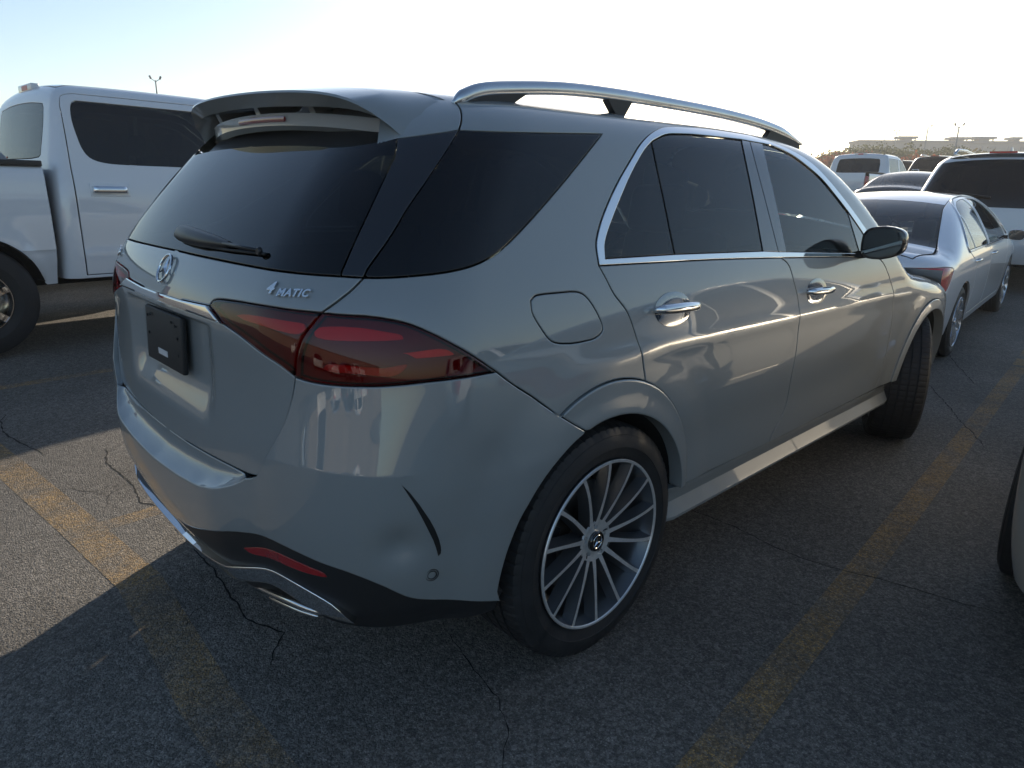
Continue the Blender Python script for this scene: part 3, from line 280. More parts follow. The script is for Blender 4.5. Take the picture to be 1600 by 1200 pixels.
'pipe_in':[(.4645,1.1397,1),(.4755,1.1433,1),(.4894,1.1466,1),(.5119,1.1493,1),(.5577,1.1522,1),(.6008,1.1532,1),(.664,1.1525,1),(.6717,1.1516,1),(.6768,1.1493,1),(.6804,1.1386,1),(.6754,1.1323,1),(.6675,1.1273,1),(.6613,1.125,1),(.6473,1.1242,1),(.5721,1.1302,1),(.4989,1.1327,1),(.4869,1.134,1)],
'pipe_out':[(.699,1.1348,1),(.7032,1.1404,1),(.7084,1.1453,1),(.7147,1.1476,1),(.7309,1.1496,1),(.7519,1.1506,1),(.7783,1.1495,1),(.7911,1.1481,1),(.8104,1.1447,1),(.8516,1.1345,1),(.8577,1.1321,1),(.8617,1.1293,1),(.8637,1.1222,1),(.8606,1.1203,1),(.8546,1.1196,1),(.8281,1.1189,1),(.7435,1.1183,1),(.7225,1.119,1),(.7072,1.1216,1),(.7007,1.1252,1)],
'reflector':[(.8605,1.0901,1),(.9074,1.0935,1),(.9228,1.0936,1),(.9297,1.093,1),(.941,1.0904,1),(.9489,1.0859,1),(.9551,1.0804,1),(.9572,1.0764,1),(.9521,1.0753,1),(.8877,1.0759,1),(.8825,1.0769,1),(.8693,1.0866,1)],
'lamp_row':[(.7174,1.0514,1),(.7234,1.0621,1),(.7275,1.0639,1),(.7331,1.0648,1),(.7398,1.0651,1),(.7552,1.0643,1),(.8213,1.0579,1),(.8273,1.0578,1),(.8349,1.0586,1),(.8599,1.0634,1),(.8657,1.0637,1),(.8685,1.0624,1),(.8667,1.0567,1),(.8616,1.0501,1),(.8566,1.0453,1),(.8504,1.0412,1),(.8429,1.0384,1),(.8379,1.0377,1),(.8258,1.0382,1),(.7845,1.044,1),(.7342,1.046,1),(.7291,1.0467,1)],
'rear_reflector':[(.486,.5304,1),(.532,.5467,1),(.5609,.5553,1),(.5879,.5614,1),(.6121,.5648,1),(.6232,.5656,1),(.6427,.566,1),(.6611,.5649,1),(.6773,.5625,1),(.7009,.5575,1),(.7077,.5552,1),(.7126,.5521,1),(.7168,.5434,1),(.7137,.5415,1),(.7072,.5407,1),(.6396,.5375,1),(.6085,.5348,1),(.5838,.531,1),(.5363,.5205,1),(.5218,.5183,1),(.5099,.5179,1),(.4995,.5205,1)],
'valance':[(1.06,.34,1),(1.0062,.347,1),(.9103,.3627,1),(.8691,.3682,1),(.8131,.3724,1),(.7596,.3734,1),(.7,.372,1),(.6655,.3701,1),(.6092,.3651,1),(.4644,.3501,1),(.4215,.3465,1),(.3623,.3428,1),(.2843,.3392,1),(0,.33,1),(0,.4614,0),(.0212,.4628,1),(.0635,.465,1),(.1057,.4694,1),(.1269,.4732,1),(.1691,.483,1),(.2295,.4997,1),(.3203,.5294,1),(.3787,.5477,1),(.4707,.5754,1),(.5008,.5833,1),(.5541,.5942,1),(.5902,.6001,1),(.6015,.6012,1),(.6226,.602,1),(.6325,.6019,1),(.6502,.6005,1),(.6756,.5961,1),(.699,.5897,1),(.7131,.5851,1),(.7479,.5727,1),(.7608,.5666,1),(.7732,.5593,1),(.7909,.5466,1),(.8138,.5267,1),(.8259,.5136,1),(.8499,.4857,1),(.8627,.4741,1),(.8761,.4644,1),(.9046,.448,1),(.9447,.4291,1),(.9927,.4082,1),(1.0223,.3938,1),(1.0667,.3709,1)],
'skid':[(0,.385,1),(.0731,.3924,1),(.1118,.397,1),(.1683,.4056,1),(.2072,.4124,1),(.2902,.4279,1),(.388,.448,1),(.4286,.4578,1),(.5046,.4784,1),(.5395,.4863,1),(.5773,.4917,1),(.5976,.4936,1),(.6169,.4944,1),(.6353,.494,1),(.653,.492,1),(.6714,.4883,1),(.6891,.483,1),(.7054,.476,1),(.72,.467,1),(.7352,.4512,1),(.76,.413,1),(.7,.428,1),(.6611,.439,1),(.6407,.444,1),(.62,.447,1),(.6026,.4476,1),(.5852,.447,1),(.5491,.443,1),(.5129,.4368,1),(.4,.408,1),(.2822,.3824,1),(.2203,.3711,1),(.1601,.363,1),(.1201,.3592,1),(0,.35,1)],
'ex1':[(.2758,.3019,0),(.3282,.3194,0),(.3739,.3334,0),(.4153,.3453,0),(.4535,.3561,0),(.4854,.3659,0),(.5148,.3749,0),(.5426,.3835,0),(.5695,.3918,0),(.5931,.3979,0),(.6149,.4016,0),(.6343,.4036,0),(.6511,.4047,0),(.6649,.4058,0),(.6812,.4091,0),(.6953,.4125,0)],
'ex2':[(.4243,.3171,0),(.4686,.3311,0),(.5066,.3428,0),(.5416,.3537,0),(.5671,.3619,0),(.5899,.3685,0),(.6093,.3731,0),(.626,.3766,0),(.6421,.3802,0),(.6565,.3835,0),(.6698,.3857,0)],
'rail':[(.635,-.335,1.6703),(.635,-.3068,1.6824),(.635,-.2396,1.7065),(.635,-.1205,1.7236),(.635,.092,1.7436),(.635,.338,1.7515),(.635,.6268,1.7523),(.635,.9709,1.7488),(.635,1.2773,1.7365),(.635,1.5131,1.7141),(.635,1.7271,1.6778)],
'seam_top':[(1.172,1.849,1),(1.1713,1.8323,1),(1.1695,1.8149,1),(1.1639,1.7915,1),(1.1564,1.7675,1),(1.1491,1.7487,1),(1.141,1.7302,1),(1.133,1.7136,1),(1.1253,1.6994,1),(1.1173,1.6863,1),(1.1098,1.6736,1)],
'trim_topl':[(1.1098,1.6736,1),(1.0896,1.6756,1),(1.0694,1.6775,1),(1.0492,1.6794,1),(1.029,1.6814,1),(1.0088,1.6833,1),(.9887,1.6852,1),(.9685,1.6872,1),(.9483,1.6891,1),(.9281,1.6911,1),(.9079,1.693,1),(.8877,1.6949,1)],
}
# ------------------------------------------------------------------ panels cut from a body form
def pip(P,poly):
    x,y=P[:,0],P[:,1]; c=np.zeros(len(P),bool); n=len(poly)
    for i in range(n):
        x1,y1=poly[i]; x2,y2=poly[(i+1)%n]
        if y1==y2: continue
        k=((y1>y)!=(y2>y))&(x<(x2-x1)*(y-y1)/(y2-y1)+x1); c^=k
    return c
def pdist(P,poly):
    d=np.full(len(P),9.)
    A=np.array(poly); Bq=np.roll(A,-1,0)
    for a,b in zip(A,Bq):
        v=b-a; L=(v@v)+1e-12; t=np.clip(((P-a)@v)/L,0,1); d=np.minimum(d,np.hypot(*(P-a-t[:,None]*v).T))
    return d
def prep(out,h):
    """subdivide an outline, keep gap flags per point; orient counter-clockwise"""
    q=[]; n=len(out)
    for i in range(n):
        a,b=out[i],out[(i+1)%n]; L=math.hypot(b[0]-a[0],b[1]-a[1]); k=max(1,int(math.ceil(L/h)))
        for j in range(k): q.append((a[0]+(b[0]-a[0])*j/k,a[1]+(b[1]-a[1])*j/k,a[2] if j==0 else b[2] if b[2]==a[2] else min(a[2],b[2])))
    A=sum(q[i][0]*q[(i+1)%len(q)][1]-q[(i+1)%len(q)][0]*q[i][1] for i in range(len(q)))
    if A<0: q=q[::-1]
    return q
def inset(q,d):
    """move outline inwards by d where its gap flag is set"""
    n=len(q); r=[]
    for i in range(n):
        a,b,c=np.array(q[i-1][:2]),np.array(q[i][:2]),np.array(q[(i+1)%n][:2])
        e1=b-a; e2=c-b; e1=e1/(np.hypot(*e1)+1e-9); e2=e2/(np.hypot(*e2)+1e-9)
        mid=lambda p,r:p[0]<1e-4 and r[0]<1e-4; n1=np.array([-e1[1],e1[0]])*(1 if min(q[i-1][2],q[i][2]) and not mid(a,b) else 0); n2=np.array([-e2[1],e2[0]])*(1 if min(q[i][2],q[(i+1)%n][2]) and not mid(b,c) else 0)
        s=n1+n2; L=s@s
        if L<1e-6: r.append(tuple(b)); continue
        m=s/ (L/2) if (n1@n1>0 and n2@n2>0) else s
        k=np.hypot(*m)
        if k>1.8: m=m*1.8/k
        r.append(tuple(b+m*d))
    return r
def panel(name,body,outline,m,parent,disp=None,holes=(),h=.028,gap=.0022,flange=.018,proud=0.,sides=(1,),bevel=.0035,extra=()):
    """cut a panel of the body form: rounded rim, folded edge, normals taken from the form itself.
    sides: (1,) right side, (-1,) left side mirror, 'both' one mesh joined over the middle"""
    q=prep(outline,h*.7); loops=[(q,1)]+[(prep(o,h*.5),-1) for o in holes]
    pts=[];edges=[];tilt=[];flg=[]; inner=[]
    for lp,s in loops:
        o1=inset(lp,gap*s); o2=inset([(a[0],a[1],b[2]) for a,b in zip(o1,lp)],bevel*s)
        for ring,ti in ((o1,1),(o2,0)):
            b0=len(pts); n=len(ring)
            for i,p in enumerate(ring):
                pts.append(p); nx=np.array(o1[i])-np.array(o2[i]); L=np.hypot(*nx)
                tilt.append((nx/L*s if L>1e-5 else np.zeros(2))*ti*s); 
            edges+= [(b0+i,b0+(i+1)%n) for i in range(n)]
            if ti==1: flg.append((b0,n,s,[p[2] for p in lp]))
        inner.append(([p for p in o1],s,[p for p in o2]))
    A=np.array(inner[0][0]); lo=A.min(0); hi=A.max(0)
    gx,gy=np.meshgrid(np.arange(lo[0],hi[0],h),np.arange(lo[1],hi[1],h)); gx=gx+(np.arange(gx.shape[0])%2)[:,None]*h*.5
    G=np.stack([gx.ravel(),gy.ravel()],-1); k=pip(G,inner[0][0])&(pdist(G,inner[0][2])>h*.45)
    for o1,s,o2 in inner[1:]: k&=~pip(G,o1)&(pdist(G,o1)>h*.45)
    for ln in extra:
        L=np.array(ln); kk=pip(L,inner[0][2])&(pdist(L,inner[0][2])>.002)
        if kk.any():
            G2=L[kk]; dd=np.full(len(G),9.)
            for g in G2: dd=np.minimum(dd,np.hypot(*(G-g).T))
            k&=dd>h*.35; b0=len(pts); pts+=[tuple(g) for g in G2]; edges+=[(b0+i,b0+i+1) for i in range(len(G2)-1) if np.hypot(*(G2[i+1]-G2[i]))<.08]
    G=G[k]; pts=pts+[tuple(g) for g in G]
    v2,e2,f2,ov,oe,of=delaunay_2d_cdt([Vector(p) for p in pts],edges,[],0,1e-7)
    V2=np.array([tuple(v) for v in v2]); T=np.array([list(f) for f in f2]); cen=V2[T].mean(1)
    k=pip(cen,inner[0][0])
    for o1,s,o2 in inner[1:]: k&=~pip(cen,o1)
    T=T[k]; 
    ar=np.cross(V2[T[:,1]]-V2[T[:,0]],V2[T[:,2]]-V2[T[:,0]]); T[ar<0]=T[ar<0][:,::-1]; T=T[np.abs(ar)>1e-10]
    t2=np.zeros((len(V2),2)); omap={}
    for i,ol in enumerate(ov):
        for o in ol:
            omap[o]=i
            if o<len(tilt): t2[i]=tilt[o]
    def D(u,v):
        P=body.at(u,v); d=proud+(disp(P,u,v) if disp else 0.)
        return P+body.grad(P)*np.reshape(d,(-1,1)) if (disp or proud) else P
    u,v=V2[:,0],V2[:,1]; P=D(u,v); e=2.5e-3
    tu=D(u+e,v)-D(u-e,v); tv=D(u,v+e)-D(u,v-e); N=np.cross(tu,tv); N/=np.linalg.norm(N,axis=1,keepdims=True)+1e-12
    g=body.grad(P); s=np.sign((N*g).sum(1)); N*=s[:,None]
    tl=np.hypot(*t2.T)>0; tun=tu/(np.linalg.norm(tu,axis=1,keepdims=True)+1e-12); tvn=tv/(np.linalg.norm(tv,axis=1,keepdims=True)+1e-12)
    tt=tun*t2[:,:1]+tvn*t2[:,1:]; Nn=N.copy(); Nn[tl]=N[tl]*.75+tt[tl]*.66; Nn/=np.linalg.norm(Nn,axis=1,keepdims=True)
    P0=P.copy(); P0[tl]-=N[tl]*.0012
    if np.median(s)>=0 and (np.cross(P[T[:,1]]-P[T[:,0]],P[T[:,2]]-P[T[:,0]])*g[T[:,0]]).sum()<0: T=T[:,::-1]
    elif (np.cross(P[T[:,1]]-P[T[:,0]],P[T[:,2]]-P[T[:,0]])*g[T[:,0]]).sum()<0: T=T[:,::-1]
    V=P0.tolist(); F=T.tolist(); NN=Nn.tolist()
    if flange:
        for b0,n,s,fl in flg:
            for i in range(n):
                j=(i+1)%n
                if not(fl[i] and fl[j]) or (pts[b0+i][0]<1e-4 and pts[b0+j][0]<1e-4): continue
                a,b=omap.get(b0+i),omap.get(b0+j)
                if a is None or b is None or a==b: continue
                c=len(V); V+= [P0[a].tolist(),P0[b].tolist(),(P0[b]-N[b]*flange).tolist(),(P0[a]-N[a]*flange).tolist()]
                tn=(tt[a]+tt[b])/2; tn=tn/(np.linalg.norm(tn)+1e-9); NN+=[tn.tolist()]*4
                F.append([c,c+1,c+2,c+3]); fa=np.cross(P0[b]-P0[a],-N[b]); 
                if fa@tn<0: F[-1]=F[-1][::-1]
    objs=[]
    V=np.array(V); NN=np.array(NN)
    def mk(V,F,NN): return mesh(name,V,F,m,parent,normals=NN)
    Vm=V*[-1,1,1]; Nm=NN*[-1,1,1]; Fm=[f[::-1] for f in F]
    if sides=='both':
        V[np.abs(V[:,0])<2e-3,0]=0; Vm=V*[-1,1,1]; n=len(V)
        return mk(np.vstack([V,Vm]),F+[[i+n for i in f] for f in Fm],np.vstack([NN,Nm]))
    for s in sides: objs.append(mk(V,F,NN) if s==1 else mk(Vm,Fm,Nm))
    return objs if len(objs)>1 else objs[0]
def surf_frame(body,u,v,side=1,d=0.):
    """point, normal, right-hand tangent and up tangent on the form"""
    u=np.array([u]);v=np.array([v]); P=body.at(u,v); N=body.grad(P)[0]; e=1e-3
    tu=(body.at(u+e,v)-body.at(u-e,v))[0]; tv=(body.at(u,v+e)-body.at(u,v-e))[0]
    P=P[0]+N*d; tv=tv-N*(tv@N); tv/=np.linalg.norm(tv); tu=np.cross(tv,N)
    if side<0: P,N,tu,tv=[a*np.array([-1,1,1]) for a in (P,N,tu,tv)]; tu=-tu
    return P,N,tu,tv
def lettering(name,body,u,v,text,size,m,parent,side=1,depth=.0018,d=.0005,shear=0.,stretch=1.,fn=None,bold=0.):
    """raised letters standing on a spot of the form"""
    cu=bpy.data.curves.new(name,'FONT'); cu.body=text; cu.size=size; cu.extrude=depth; cu.shear=shear; cu.align_x='CENTER'; cu.align_y='CENTER'; cu.offset=bold; cu.bevel_depth=size*.012; cu.resolution_u=3; cu.space_character=1.12
    to=bpy.data.objects.new(name,cu); COL.objects.link(to); dg=bpy.context.evaluated_depsgraph_get(); me=bpy.data.meshes.new_from_object(to.evaluated_get(dg)); bpy.data.objects.remove(to)
    P,N,tu,tv=surf_frame(body,u,v,side,d) if fn is None else fn
    for w in me.vertices: c=w.co; w.co=Vector(P+tu*(c.x*stretch)+tv*c.y+N*(c.z+depth))
    me.materials.clear(); me.update(); return link(name,me,parent,m)
def star_badge(name,P,N,tu,tv,r,m,parent,tubr=.0045,h=.006):
    """ring with a three-pointed star"""
    b=MB(); ring=[]
    for k in range(49): t=2*math.pi*k/48; ring.append(P+tu*r*math.cos(t)+tv*r*math.sin(t)+N*h)
    b.tube(ring,tubr,10,caps=False)
    c=P+N*(h+.004)
    for k in range(3):
        t=math.pi/2+k*2*math.pi/3; tip=P+N*h+tu*r*.96*math.cos(t)+tv*r*.96*math.sin(t)
        l=P+N*h*.6+tu*r*.17*math.cos(t+math.pi/3)+tv*r*.17*math.sin(t+math.pi/3); q=P+N*h*.6+tu*r*.17*math.cos(t-math.pi/3)+tv*r*.17*math.sin(t-math.pi/3)
        b.add([c,l,tip,q],[(0,1,2),(0,2,3)])
    return b.obj(name,m,parent,sharp=.3,fix=False)

# ------------------------------------------------------------------ wheels
def make_wheel(parent,c,side,R,tw,rr,spokes,kind='multi',steer=0.,rim_d=RIMDARK,face_m=RIMBRIGHT,inset_=.006,badge=True,detail=True,cap_m=None):
    """c: centre of the tyre's outer face, side +1/-1 outward x; tw tyre width, rr rim lip radius"""
    w=bpy.data.objects.new('wheel',None); COL.objects.link(w); w.parent=parent; w.location=c; w.rotation_euler=(0,0,steer if side>0 else steer+math.pi)
    N=360 if detail else 96; b=MB(); V=[];F=[]; bl=R-rr
    prof=[(-.028,rr-.012),(-.012,rr+.002),(-.006,rr+.012),(-.0005,rr+.35*bl),(.0,rr+.36*bl),(.0022,rr+.37*bl),(.0015,rr+.47*bl),(-.002,rr+.62*bl),(-.006,rr+.72*bl),(-.008,rr+.73*bl),(-.012,rr+.84*bl),(-.018,rr+.93*bl),(-.027,R-.004),(-.04,R)]
    g=[-.04]; k=4
    for i in range(k):
        x=-.045-(tw-.09)*(i+.5)/k; prof+=[(x+.0055,R+.0015),(x+.0045,R-.007),(x-.0045,R-.007),(x-.0055,R+.0015)]
    prof+=[(-tw+.04,R),(-tw+.027,R-.004),(-tw+.016,rr+.9*bl),(-tw+.0,rr+.5*bl),(-tw+.01,rr+.1*bl),(-tw+.03,rr-.012)]
    m=len(prof)
    for q in range(N):
        th=2*math.pi*q/N; sl=(q%5==0) if detail else False
        for j,(x,r) in enumerate(prof):
            if sl and (10<=j<=13 or m-6<=j<=m-4): r-=.004
            if sl and 13<j<m-6 and abs(r-R)<.003: r-=.003
            V.append((x,r*math.cos(th),r*math.sin(th)))
    for q in range(N):
        for j in range(m-1): F.append((q*m+j,q*m+j+1,((q+1)%N)*m+j+1,((q+1)%N)*m+j))
    t=MB().add(V,F).obj('tyre',RUBBER,w,sharp=.5)
    # rim barrel and lip
    rb=MB().lathe([(-.004,rr+.001),(-.0005,rr-.002),(-.001,rr-.007),(-.012,rr-.010),(-.03,rr-.020),(-.10,rr-.032),(-tw+.03,rr-.028),(-tw+.02,rr+.004),(-tw+.03,rr+.006),(-.10,rr-.02),(-.02,rr-.004)],(0,0,0),n=96).obj('rim',rim_d,w,sharp=.7)
    MB().lathe([(-.003,rr+.0018),(.0015,rr-.0005),(.0012,rr-.0065),(-.003,rr-.0085)],(0,0,0),n=128,closed=False).obj('rim_lip',face_m,rb,sharp=.9)
    Rs=rr-.006; xh=-.034 if kind=='multi' else -.02
    sb=MB(); fb=MB()
    def xf(r): t=(r-.05)/(Rs-.05); return xh*(1-t)**1.7+(-.002)
    for k in range(spokes):
        a0=2*math.pi*(k+.35)/spokes; rs=np.linspace(.052,Rs,12); ringF=[]; prev=None; RV=[]; FV=[]
        for r in rs:
            t=(r-.05)/(Rs-.05)
            hw=(.0056+.0040*(1-t)**3+.0014*t**6) if kind=='multi' else (.020+.012*(1-t)**2+.004*t)
            bw=(hw+.010+.004*t) if kind=='multi' else hw+.008; dp=.045-.012*t if kind=='multi' else .03
            sw=0.10*(t-.5)**2 if kind=='multi' else 0.
            ca,sa=math.cos(a0+sw),math.sin(a0+sw); x=xf(r)
            pt=lambda xx,off:(xx,r*ca-off*sa,r*sa+off*ca)
            RV.append([pt(x-.0008,hw),pt(x-.0008,-hw),pt(x-.006,-hw-.001),pt(x-dp,-bw),pt(x-dp,bw*.8),pt(x-.006,hw+.001)]); FV.append([pt(x,hw-.0002),pt(x,-hw+.0002)])
        sb.loft(RV,caps=False)
        n0=len(fb.V); fb.V+=[v for q in FV for v in q]; fb.F+=[(n0+2*i,n0+2*i+1,n0+2*i+3,n0+2*i+2) for i in range(len(FV)-1)]
    sb.obj('spokes',rim_d,w,sharp=.5); fo=fb.obj('spoke_faces',face_m,w,fix=False)
    bm=bmesh.new(); bm.from_mesh(fo.data)
    for f in bm.faces:
        if f.normal.x<0: f.normal_flip()
    bm.to_mesh(fo.data); bm.free()
    # hub flange with bolt wells, cap
    hb=MB(); n=120; V=[];F=[]; rad=[.030,.036,.040,.043,.047,.052,.057,.061,.064,.068,.070]
    for q in range(n):
        th=2*math.pi*q/n; 
        for i,r in enumerate(rad):
            dz=0; 
            for k in range(5):
                d=math.hypot(r*math.cos(th)-.052*math.cos(2*math.pi*k/5+.3),r*math.sin(th)-.052*math.sin(2*math.pi*k/5+.3))
                if d<.0115: dz=-.022
            V.append((xf(max(r,.05))+.0006+dz-(.006 if i==len(rad)-1 else 0),r*math.cos(th),r*math.sin(th)))
    for q in range(n):
        for j in range(len(rad)-1): F.append((q*len(rad)+j,q*len(rad)+j+1,((q+1)%n)*len(rad)+j+1,((q+1)%n)*len(rad)+j))
    hb.add(V,F).obj('hub_flange',face_m,w,sharp=.5)
    for k in range(5 if detail else 0):
        a=2*math.pi*k/5+.3; MB().lathe([(xh-.03,.0001),(xh-.012,.0001),(xh-.010,.006),(xh-.012,.009),(xh-.03,.009)],(0,.052*math.cos(a),.052*math.sin(a)),n=6,closed=False).obj('wheel_bolt',ALU,w,sharp=.5)
    cp=MB().lathe([(xh-.02,.034),(xh+.006,.034),(xh+.010,.031),(xh+.010,.026),(xh+.008,.0245),(xh+.008,.0001)],(0,0,0),n=48,closed=False).obj('hub_cap',cap_m or BLACKGLOSS,w,sharp=.5)
    if badge: star_badge('star_emblem',np.array([xh+.006,0,0.]),np.array([1.,0,0]),np.array([0,math.cos(.25),math.sin(.25)]),np.array([0,-math.sin(.25),math.cos(.25)]),.0215,CHROME,cp,.0016,.003)
    MB().lathe([(-.10,.06),(-.095,.06),(-.095,rr*.66),(-.12,rr*.66),(-.12,.06)],(0,0,0),n=64).obj('brake_disc',DISC,w,sharp=.5)
    cal=MB(); a=[math.radians(x) for x in range(150,215,8)]
    cal.loft([[(-.075,rr*.5*math.cos(t),rr*.5*math.sin(t)),(-.075,rr*.76*math.cos(t),rr*.76*math.sin(t)),(-.14,rr*.76*math.cos(t),rr*.76*math.sin(t)),(-.14,rr*.5*math.cos(t),rr*.5*math.sin(t))] for t in a]); cal.obj('brake_caliper',BLACKSATIN,w,sharp=.5)
    return w
def arch_liner(parent,x0,x1,cy,cz,r,name='wheel_arch_liner',a0=-4):
    b=MB(); rings=[]
    for x in (x1,x0): rings.append([(x,cy+r*math.cos(t),cz+r*math.sin(t)) for t in np.radians(np.linspace(a0,180-a0,40))])
    b.loft(rings,caps=False,closed=False); b.add([(x0,cy,cz)]+rings[1],[(0,i+1,i+2) for i in range(39)])
    return b.obj(name,DARK,parent,smooth=True)
def topgrid(name,body,xe,y0,y1,m,parent,nx=24,ny=40,d=0.,flip=False,thick=0.):
    """sheet of the form seen from above between |x|<xe(y)"""
    ys=np.linspace(y0,y1,ny); t=np.linspace(-1,1,nx*2+1); Y,Tt=np.meshgrid(ys,t,indexing='ij'); X=Tt*np.array([xe(y) for y in ys])[:,None]
    P=body.top(X.ravel(),Y.ravel()); N=body.grad(P); P=P+N*d; n=len(t)
    F=[(i*n+j,i*n+j+1,(i+1)*n+j+1,(i+1)*n+j) for i in range(ny-1) for j in range(n-1)]
    if flip: F=[f[::-1] for f in F]; N=-N
    return mesh(name,P,F,m,parent,normals=N)
def lerp(pts): 
    a=[p[0] for p in pts]; b=[p[1] for p in pts]; return lambda x: np.interp(x,a,b)
def soft(pts,w=.02):
    f=lerp(pts); k=np.linspace(-2,2,13); g=np.exp(-k*k); g/=g.sum(); w=w*2.2
    return lambda x:sum(gi*f(np.abs(np.asarray(x)+ki*w)) for gi,ki in zip(g,k))
def seat(parent,x,y,z,w=.25,rear=False,mm=None):
    mm=mm or SEAT; b=MB(); R=Matrix.Rotation(math.radians(-12),3,'X')
    b.box((x,y+.05,z+.10),(w,.25,.09),bev=.05); b.box((x,y-.22,z+.42),(w,.075,.33),R,bev=.06); b.box((x,y-.31,z+.83),(w*.52,.05,.10),R,bev=.04)
    b.tube([(x-.06,y-.29,z+.66),(x-.06,y-.31,z+.8)],.007); b.tube([(x+.06,y-.29,z+.66),(x+.06,y-.31,z+.8)],.007)
    return b.obj('seat',mm,parent,sharp=.6)
# ------------------------------------------------------------------ the grey SUV
def rr_(P,cy): return np.hypot(P[:,1]-cy,P[:,2]-.385)
def build_suv():
    B=SUV; S=empty('suv','large grey SUV filling the picture, with silver roof rails and multi-spoke wheels','suv')
    fl=lambda P,u,v: .007*(1-sstep(.53,.66,rr_(P,-.02)))+.007*(1-sstep(.50,.62,rr_(P,3.0)))
    def shoulder(P,u,v):   # soft waist crease along the doors, hollow over the sill
        z=P[:,2]; side=sstep(1.25,1.7,u)
        return side*(.006*np.exp(-((z-.985+.02*(u-1.5)*.5)/.035)**2)-.012*np.exp(-((z-.60)/.10)**2)*sstep(1.6,2.0,u)*(1-sstep(3.3,3.7,u)))+fl(P,u,v)
    flare=lambda P,u,v: .013+.008*(1-sstep(.43,.50,np.minimum(rr_(P,-.02),rr_(P,3.0))))
    zc=soft([(0,.648),(.2,.656),(.34,.667),(.45,.690),(.52,.727),(.56,.78),(.6,.820),(.7,.824),(.83,.812),(1.1,.79)],.01)
    zt=soft([(0,.728),(.42,.742),(.52,.750),(.57,.88),(.6,.96),(.66,1.02),(1.1,1.02)],.01)
    Db=soft([(0,.052),(.42,.050),(.50,.030),(.55,.010),(.60,.016),(.70,.025),(.83,.027),(.92,.010),(1.02,0)],.02)
    def bdisp(P,u,v):
        c,t,D=zc(u),zt(u),Db(u); s=np.clip((t-v)/(t-c),0,1); d=D*np.where(v<c,1,s**(1.5+1.7*(1-sstep(.42,.60,u))))
        d=d-.020*np.exp(-((u-.845)/.035)**2-((v-.628)/.045)**2)+.003*sstep(.845,.90,u)*sstep(.60,.66,v)*(1-sstep(.74,.80,v))
        d=d-D*.5*(1-sstep(.38,.55,v))*sstep(.7,.95,u)
        return d+.021*(1-sstep(.445,.64,rr_(P,-.02)))*sstep(.9,1.0,u)
    uu=np.linspace(.01,.86,60); cre=[[(float(a),float(zc(a))+o) for a in uu] for o in (-.006,-.002,.002,.006)]
    def tdisp(P,u,v):
        su=1-sstep(.27,.37,u)
        return -.030*su*sstep(.80,.93,v)*(1-sstep(1.085,1.102,v))-.004*(1-su)*sstep(.80,.95,v)*(1-sstep(1.0,1.1,v))
    body=lambda n,k,**a: panel(n,B,DATA[k],PAINT,S,**a)
    for s in (1,-1):
        body('side_panel','side_panel',disp=shoulder,holes=[DATA['flap']],sides=(s,),h=.03)
        body('rear_door','rear_door',disp=shoulder,sides=(s,)); body('front_door','front_door',disp=shoulder,sides=(s,)); body('fender','fender',disp=shoulder,sides=(s,),h=.035)
        body('arch_flare','flare_rear',disp=flare,sides=(s,),h=.02,flange=.05,bevel=.006); body('arch_flare','flare_front',disp=flare,sides=(s,),h=.02,flange=.05,bevel=.006)
        panel('fuel_flap',B,DATA['flap'],PAINT,S,disp=shoulder,sides=(s,),gap=.0018) if s==1 else None
        panel('quarter_window',B,DATA['quarter_window'],PRIVACY,S,sides=(s,),flange=.004,bevel=.002)
        panel('glass_side_trim',B,DATA['glass_side_trim'],BLACKGLOSS,S,sides=(s,),flange=.01,bevel=.002)
        for k in ('w_quarter','w_rear'): panel('side_window',B,DATA[k],SIDEPRIV,S,sides=(s,),flange=.003,gap=.004,bevel=.001,proud=-.004)
        panel('side_window',B,DATA['w_front'],TINT,S,sides=(s,),flange=.003,gap=.003,bevel=.001,proud=-.004)
        for k in ('pillar_b_rear','pillar_b_front','sail'): panel('window_pillar',B,DATA[k],BLACKGLOSS,S,sides=(s,),flange=.01,gap=.0015,bevel=.002,proud=-.001)
        panel('window_trim',B,DATA['trim_chrome'],CHROME,S,sides=(s,),flange=.008,gap=.001,bevel=.002,proud=.003,h=.02)
        panel('bumper_vent',B,DATA['vent'],DARK,S,disp=bdisp,proud=.0012,sides=(s,),flange=0,gap=0,bevel=.001,h=.01)
        # lamps: dark housing, light pipes, red lens
        for nm,k,pp in (('tail_lamp','lamp_out',('pipe_out','reflector','lamp_row')),('tail_lamp','lamp_in',('pipe_in',))):
            L=panel(nm,B,DATA[k],mat('lamp_housing',(.12,.010,.014),.35),S,sides=(s,),proud=-.022,flange=.0,gap=.004,bevel=.002)
            panel('lamp_lens',B,DATA[k],LENSRED,L,sides=(s,),flange=.016,gap=.002,bevel=.004,proud=.001)
            for q in pp:
                pm={'reflector':mat('lamp_reflector',(.95,.10,.10),.25),'lamp_row':mat('lamp_facets',(.55,.12,.13),.3,bump=(90,.8,.004)) }.get(q,mat('lamp_pipe',(.85,.10,.13),.35))
                panel('light_pipe' if q!='reflector' else 'reflector',B,DATA[q],pm,L,sides=(s,),proud=-.012 if q!='reflector' else -.004,flange=.006,gap=0,bevel=.003,h=.02)
        R=panel('bumper_reflector',B,DATA['rear_reflector'],mat('reflector_red',(.35,.012,.015),.2,coat=1.),S,disp=bdisp,proud=-.006,sides=(s,),flange=.008,gap=0,bevel=.002,h=.015)
    panel('bumper',B,DATA['bumper'],PAINT,S,disp=bdisp,sides='both',h=.019,extra=cre)
    vdisp=lambda P,u,v: bdisp(P,u,v)-.008-.022*(1-sstep(.34,.45,v))
    panel('valance',B,DATA['valance'],BLACKPL,S,disp=vdisp,sides='both',flange=.05,gap=-.02,bevel=.004)
